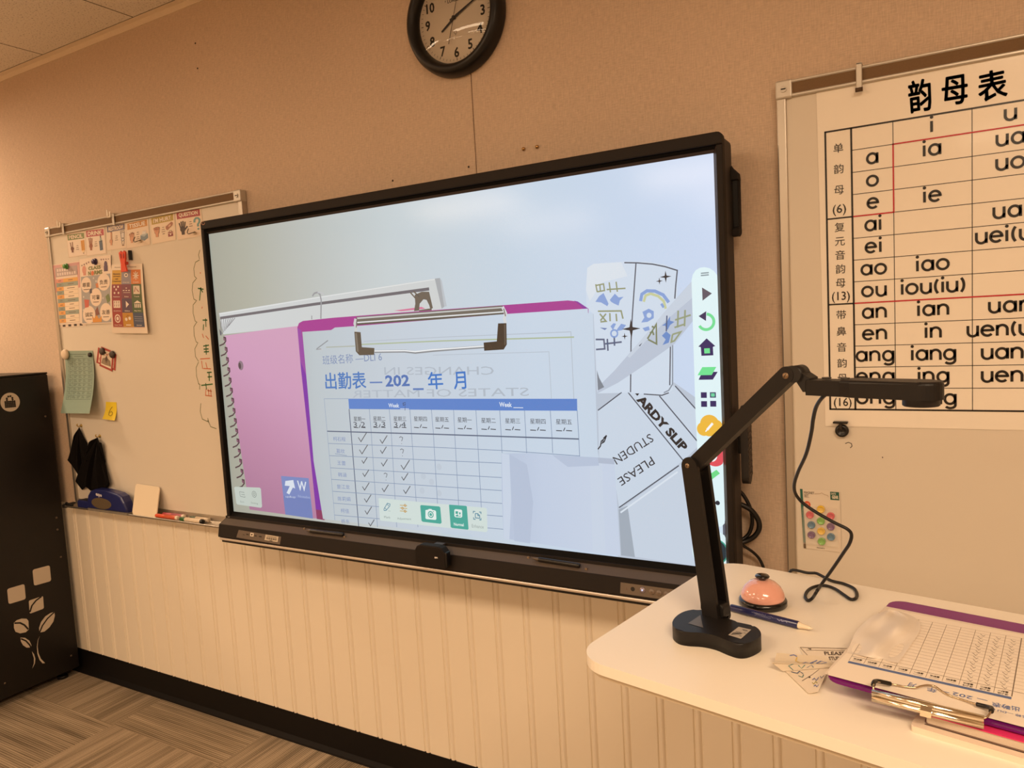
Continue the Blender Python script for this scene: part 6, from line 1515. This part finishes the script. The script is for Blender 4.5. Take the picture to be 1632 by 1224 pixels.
MB().prism(rrect(nx0, nx0 + nw, ny0, ny0 + nh, .006), Z3 * (nz + .0115), F1, F2, .001, .0003, 1).build('front_cover', mat((222, 52, 110), .4), t)
MB().prism(rrect(nx0, nx0 + nw, ny0, ny0 + nh, .006), Z3 * (nz + .0010), F1, F2, .001, 0).build('back_cover', mat((120, 96, 84), .6), t)
pts = []
for i in range(24 * 8 + 1):
    a = 2 * PI * i / 8; s_ = i / (24 * 8)
    pts.append(F1 * (nx0 + nw + .002 + .006 * math.cos(a)) + F2 * (ny0 + .012 + (nh - .024) * s_) + Z3 * (nz + .0068 + .0065 * math.sin(a)))
MB().tube(pts, .0007, 5, sub=1).build('spiral', mat((60, 44, 52), .3, metal=.6), t)

# the clipboard, tilted: far end on the desk, near end on the notebook
A_ = az(1437, 957.5, DZ + .0228); B_ = az(1312.5, 1081, DZ + .0242)
CV = (A_ - B_).normalized(); CV.rotate(Matrix.Rotation(math.radians(-2.4 + 4.8), 3, 'Z')); CUx = CV.cross(Z3).normalized(); CNn = CUx.cross(CV); A_ = B_ + CV * .316
CLEN = .316; CWD = .229
def cpt(u, v, h=0.0): return onplane(u, v, A_ + CNn * h, CNn)
t = empty('clipboard', tuple((A_ + B_) / 2), 'translucent purple clipboard holding attendance sheets on the desk', 'clipboard')
pm = bpy.data.materials.new('material'); pm.use_nodes = True; pb = pm.node_tree.nodes['Principled BSDF']
pb.inputs['Base Color'].default_value = tuple(s2l(v) for v in (150, 36, 150)) + (1,); pb.inputs['Roughness'].default_value = .2; pb.inputs['Transmission Weight'].default_value = .55; pb.inputs['IOR'].default_value = 1.3
MB().prism(rrect(0, CWD, -CLEN, 0, .020), A_, CUx, CV, .0026, .0006, 1).build('board', pm, t)
# chrome clip
CHR = mat((236, 226, 206), .14, metal=1.0)
def seg_prism(pa, pb_, prof, name, m, par):
    d = (pb_ - pa).normalized(); up = CNn; sd = d.cross(up).normalized()       # sd points to the near side
    mb = MB(); n = len(prof)
    vs = [p + sd * a + up * b for p in (pa, pb_) for a, b in prof]
    mb._add(vs, [(i, (i + 1) % n, (i + 1) % n + n, i + n) for i in range(n)] + [tuple(range(n)), tuple(range(2 * n - 1, n - 1, -1))])
    if len(prof) > 8:
        for f in mb.bm.faces:
            if len(f.verts) == 4: f.smooth = True
        for e in mb.bm.edges:
            if len(e.link_faces) == 2 and e.calc_face_angle() > .6: e.smooth = False
    return mb.build(name, m, par)
ba, bb = cpt(1391, 1107, .004), cpt(1569, 1150, .004)
prof = [(-.001, -.003)] + [(.0032 - .0042 * math.cos(math.radians(a)), .0040 + .0042 * math.sin(math.radians(a))) for a in range(0, 241, 15)] + [(.0050, -.0002), (.0072, -.0010), (.0076, -.0050), (.0040, -.0050)]
cl_ = seg_prism(ba, bb, prof, 'clip', CHR, t)
m_ = ba.lerp(bb, .46); m2 = ba.lerp(bb, .56)
seg_prism(m_, m2, [(.006, -.004), (.006, .006), (.013, .002), (.015, -.004)], 'clip_lever', CHR, cl_)
WR = mat((206, 186, 156), .2, metal=.9)
wire = [cpt(1393, 1103, .008), cpt(1392, 1093, .014), cpt(1397, 1086.5, .012), cpt(1420, 1090, .006), cpt(1440, 1094, .005), cpt(1458, 1096, .005), cpt(1468, 1093.5, .006), cpt(1478, 1092, .006), cpt(1490, 1094, .005), cpt(1500, 1101, .004), cpt(1512, 1108, .004), cpt(1530, 1114, .004), cpt(1555, 1122, .006), cpt(1572, 1126.5, .008), cpt(1580, 1130, .012), cpt(1575, 1141, .009), cpt(1568, 1145, .007)]
MB().tube(wire, .0011, 8, sub=5).build('wire', WR, cl_)
GR_ = mat((24, 19, 15), .35)
MB().tube([cpt(1391.5, 1092, .013), cpt(1393, 1087, .0135), cpt(1399, 1085.5, .011), cpt(1419.5, 1090, .0065)], .0026, 8, sub=5).build('rubber_grip', GR_, cl_)
MB().tube([cpt(1556.5, 1122.5, .0065), cpt(1573, 1126.5, .008), cpt(1580.5, 1129, .011), cpt(1579.5, 1134, .0115)], .0026, 8, sub=5).build('rubber_grip', GR_, cl_)

# attendance sheets
PAPER = mat((240, 228, 212), .7, spec=.2)
def sheet_art(h): return Art(A_ + CNn * h, CUx, CV, rough=.6, step=.0001)
sa = sheet_art(.0012)
q0 = sa.L(1413, 966.5); q1 = sa.L(1316, 1071)
sa.back([(q0[0] - .002, q0[1]), (q0[0] + .214, q0[1]), (q0[0] + .214, q1[1] - .004), (q1[0], q1[1] - .004)], mat((226, 212, 196), .7), .0006)
o = sa.build('paper_sheet'); tag(o, 'lower white sheet peeping out under the top attendance sheet on the clipboard', 'paper sheet')
sa = sheet_art(.0022)
q0 = sa.L(1417, 970); q1 = sa.L(1319, 1071.5)
sa.back([(q0[0], q0[1]), (q0[0] + .214, q0[1] + .001), (q0[0] + .214, q1[1] - .006), (q1[0] + .003, q1[1] - .006), (q1[0], q1[1])], PAPER, .0003)
bl_, br_ = Vector(sa.L(1352, 1054.5)), Vector(sa.L(1612, 1112.5))
ex_ = (br_ - bl_) / 10; ey_ = Vector((-ex_.y, ex_.x)); ey_ = ey_.normalized()
rp = ex_.length * .56
far = (Vector(sa.L(1462, 984)) - bl_).dot(ey_)
nr = int((far - .018) / rp)
def tb(cx, ry): return tuple(bl_ + ex_ * cx + ey_ * ry)
bw = ex_.length * .22
sa.poly([tb(0, -bw), tb(10, -bw), tb(10, bw * .6), tb(0, bw * .6)], '5B6F9E', 1)
hh = ex_.length * 1.05
GL_ = 'A59684'
for k in range(12):
    sa.line([tb(k if k < 11 else 11.3, bw if k < 11 else 0), tb(k if k < 11 else 11.3, hh + nr * rp)], .0011 if k == 10 else .0006, '7A6C5E' if k == 10 else GL_, 2)
for r_ in range(nr + 1): sa.line([tb(0, hh + r_ * rp), tb(11.3, hh + r_ * rp)], .0009 if r_ == 0 else .0005, '8A7C6E' if r_ == 0 else 'B8A896', 2)
def ut(tx, c_l, c_r, ry, h, c, bold=0.0):      # upside down for the viewer: reads from the far side
    a, b = Vector(tb(c_r, ry)), Vector(tb(c_l, ry)); sa.tq(tx, a, b, a - ey_ * h, c, 3, bold)
for k in range(10): ut('星期' + '五四三二一五四三二一'[k], k + .2, k + .8, hh * .78, hh * .26, '3E3328', .03)
for k in range(10): sa.line([tb(k + .2, hh * .34), tb(k + .8, hh * .34)], .0005, '5A4C3E', 3)
for cc in (7, 8, 9):
    for r_ in range(nr):
        x, y = cc + .5 + .08 * math.sin(r_ * 2.1 + cc), hh + (r_ + .5) * rp
        if r_ < nr - 1: sa.line([tb(x + .14, y + rp * .05), tb(x + .03, y - rp * .28), tb(x - .18, y + rp * .30)], .0006, '6A5E54', 3)
for tx, cl2, cr2 in (('3/4', 7.2, 7.8), ('3/3', 8.2, 8.8), ('3/2', 9.2, 9.8)): ut(tx, cl2, cr2, hh * .42, hh * .22, '5A5048')
BLU = '6478AC'
for tx, u0, v0, u1, v1, h in (('出勤表', 1581, 1118.5, 1625, 1127.5, .0115), ('202', 1519, 1102.5, 1551, 1110.5, .0085), ('年', 1478.5, 1095, 1494, 1098.5, .0115), ('月', 1450.5, 1087.5, 1461.5, 1090.5, .0115), ('班级名称 —DLI 6', 1582, 1129, 1660, 1147, .006)):
    a, b = Vector(sa.L(u1, v1)), Vector(sa.L(u0, v0)); d = (b - a).normalized(); up = Vector((-d.y, d.x))
    sa.tq(tx, a, b, a + up * h, BLU, 3, .012)
sa.pline([(1557, 1113), (1574, 1117)], .0012, BLU, 3); sa.pline([(1501, 1101.5), (1513, 1104.5)], .0012, BLU, 3)
for u in (1390, 1545): 
    pass
o = sa.build('attendance_sheet'); tag(o, 'attendance sheet with blue header clipped on top of the purple clipboard', 'paper sheet')

# crumpled translucent tissue slip on the sheet
Lf = [(1413, 973), (1388, 983), (1366, 1004), (1358, 1020), (1349, 1040)]
Rt = [(1434, 974), (1462, 987), (1466, 1004), (1450, 1030), (1431, 1057)]
def cat_(P, s_):
    f = s_ * (len(P) - 1); i = min(len(P) - 2, int(f)); k = f - i
    g = lambda j: Vector(P[max(0, min(len(P) - 1, j))])
    p0, p1, p2, p3 = g(i - 1), g(i), g(i + 1), g(i + 2)
    return .5 * ((2 * p1) + (-p0 + p2) * k + (2 * p0 - 5 * p1 + 4 * p2 - p3) * k * k + (-p0 + 3 * p1 - 3 * p2 + p3) * k ** 3)
def tis(s_, v_):
    a, b = cat_(Lf, v_), cat_(Rt, v_); p = a.lerp(b, s_)
    h = .0035 + .0085 * math.sin(PI * s_) * math.sin(PI * min(1, v_ + .15)) + .0042 * math.sin(s_ * 8 + v_ * 5) * math.sin(PI * s_) + .0026 * math.sin(v_ * 13 - s_ * 6) * math.sin(PI * s_)
    return cpt(p.x, p.y, h)
o = MB().grid(tis, 26, 30).build('tissue_slip', mat((244, 234, 222), .5, spec=.3, alpha=.8)); tag(o, 'crumpled translucent white tissue slip lying on the attendance sheet', 'tissue')

# slips at the left of the clipboard
def fsheet(px, zs, paper, **k): return Sheet(*[az(u, v, DZ + z) for (u, v), z in zip(px, zs)], paper, **k)
LAMI = mat((240, 226, 206), .12, coat=.6)
sh = fsheet(((1273, 1030.5), (1352, 1032.5), (1352, 1056), (1287, 1057)), (.0012, .0012, .0012, .0012), LAMI, thick=.0006, step=.00015)
sh.N = -sh.N if sh.N.z < 0 else sh.N
sh.line([(.02, .06), (.98, .06)], .010, '4A3A2C', 2, .4); sh.line([(.02, .06), (.12, .70)], .010, '4A3A2C', 2, .4); sh.line([(.12, .22), (.98, .22)], .008, '5A4A3C', 2, .4)
sh.text('PLEASE', .48, .93, .30, .52, '4A3A30', 3, .02); sh.text('STUDENT', .55, 1.0, .62, .84, '4A3A30', 3, .02); sh.poly([(.16, .10), (.24, .12), (.22, .20)], '3A2E24', 2)
o = sh.build('tardy_slip'); tag(o, 'small laminated PLEASE slip under the left edge of the clipboard', 'card')
sh = fsheet(((1250, 1067.5), (1322, 1062), (1304, 1102), (1289, 1104.5)), (.0022, .0022, .003, .003), LAMI, thick=.0006, step=.00015)
sh.line([(.20, .52), (.60, .30), (.78, .10)], .010, '4A4038', 2, .6); sh.poly([(.46, .40), (.50, .36), (.54, .40), (.50, .44)], '2E2620', 2.5)
for q, c in (([(.10, .12), (.22, .20), (.30, .12), (.36, .24)], '5A6A86'), ([(.20, .30), (.28, .38), (.36, .28)], '6C8A84'), ([(.58, .52), (.66, .46), (.72, .56), (.80, .44)], '6A78A8'), ([(.55, .62), (.62, .70), (.70, .60), (.78, .68)], 'A8A04C'), ([(.60, .78), (.70, .74), (.78, .82), (.86, .74)], '5A6AA8'), ([(.84, .40), (.90, .48), (.96, .38)], '8A8A98')): sh.line(q, .024, c, 3, .6)
o = sh.build('pass_card'); tag(o, 'laminated star pass card with blue and green scribbles lying flat beside the clipboard', 'card')
sh = fsheet(((1238, 1040.5), (1318, 1046.5), (1338, 1060), (1231, 1056.5)), (.016, .010, .004, .014), mat((222, 208, 186), .2, coat=.4, alpha=.85), bulge=lambda x, y: -.006 * math.sin(PI * y) * (1 - x * .4), thick=.0005, step=.00015, nu=10, nv=8)
for q, c in (([(.26, .10), (.34, .05), (.40, .12)], '5A6AA0'), ([(.40, .16), (.37, .40), (.44, .62), (.50, .55)], 'C8A84A'), ([(.46, .72), (.54, .50), (.58, .70), (.66, .55)], '5468A4'), ([(.60, .60), (.70, .40), (.76, .30)], '5468A4'), ([(.70, .62), (.82, .35), (.90, .45), (.78, .66), (.70, .62)], '5468A4')): sh.line(q, .020, c, 3, .4)
o = sh.build('pass_card'); tag(o, 'translucent laminated flap with scribbles curling up from the desk left of the clipboard', 'card')
sh = fsheet(((1229.5, 1055.5), (1345, 1060), (1322, 1064), (1248, 1070)), (.0135, .004, .003, .0028), mat((214, 200, 178), .2, coat=.4), thick=.0005, step=.00015)
for q, c in (([(.22, .95), (.20, .40), (.30, .10)], '4E7A78'), ([(.36, .30), (.40, .80), (.46, .25)], '4E8078'), ([(.50, .70), (.56, .20), (.62, .70)], '4E6A86')): sh.line(q, .020, c, 3, .3)
sh.build('folded_edge', o)
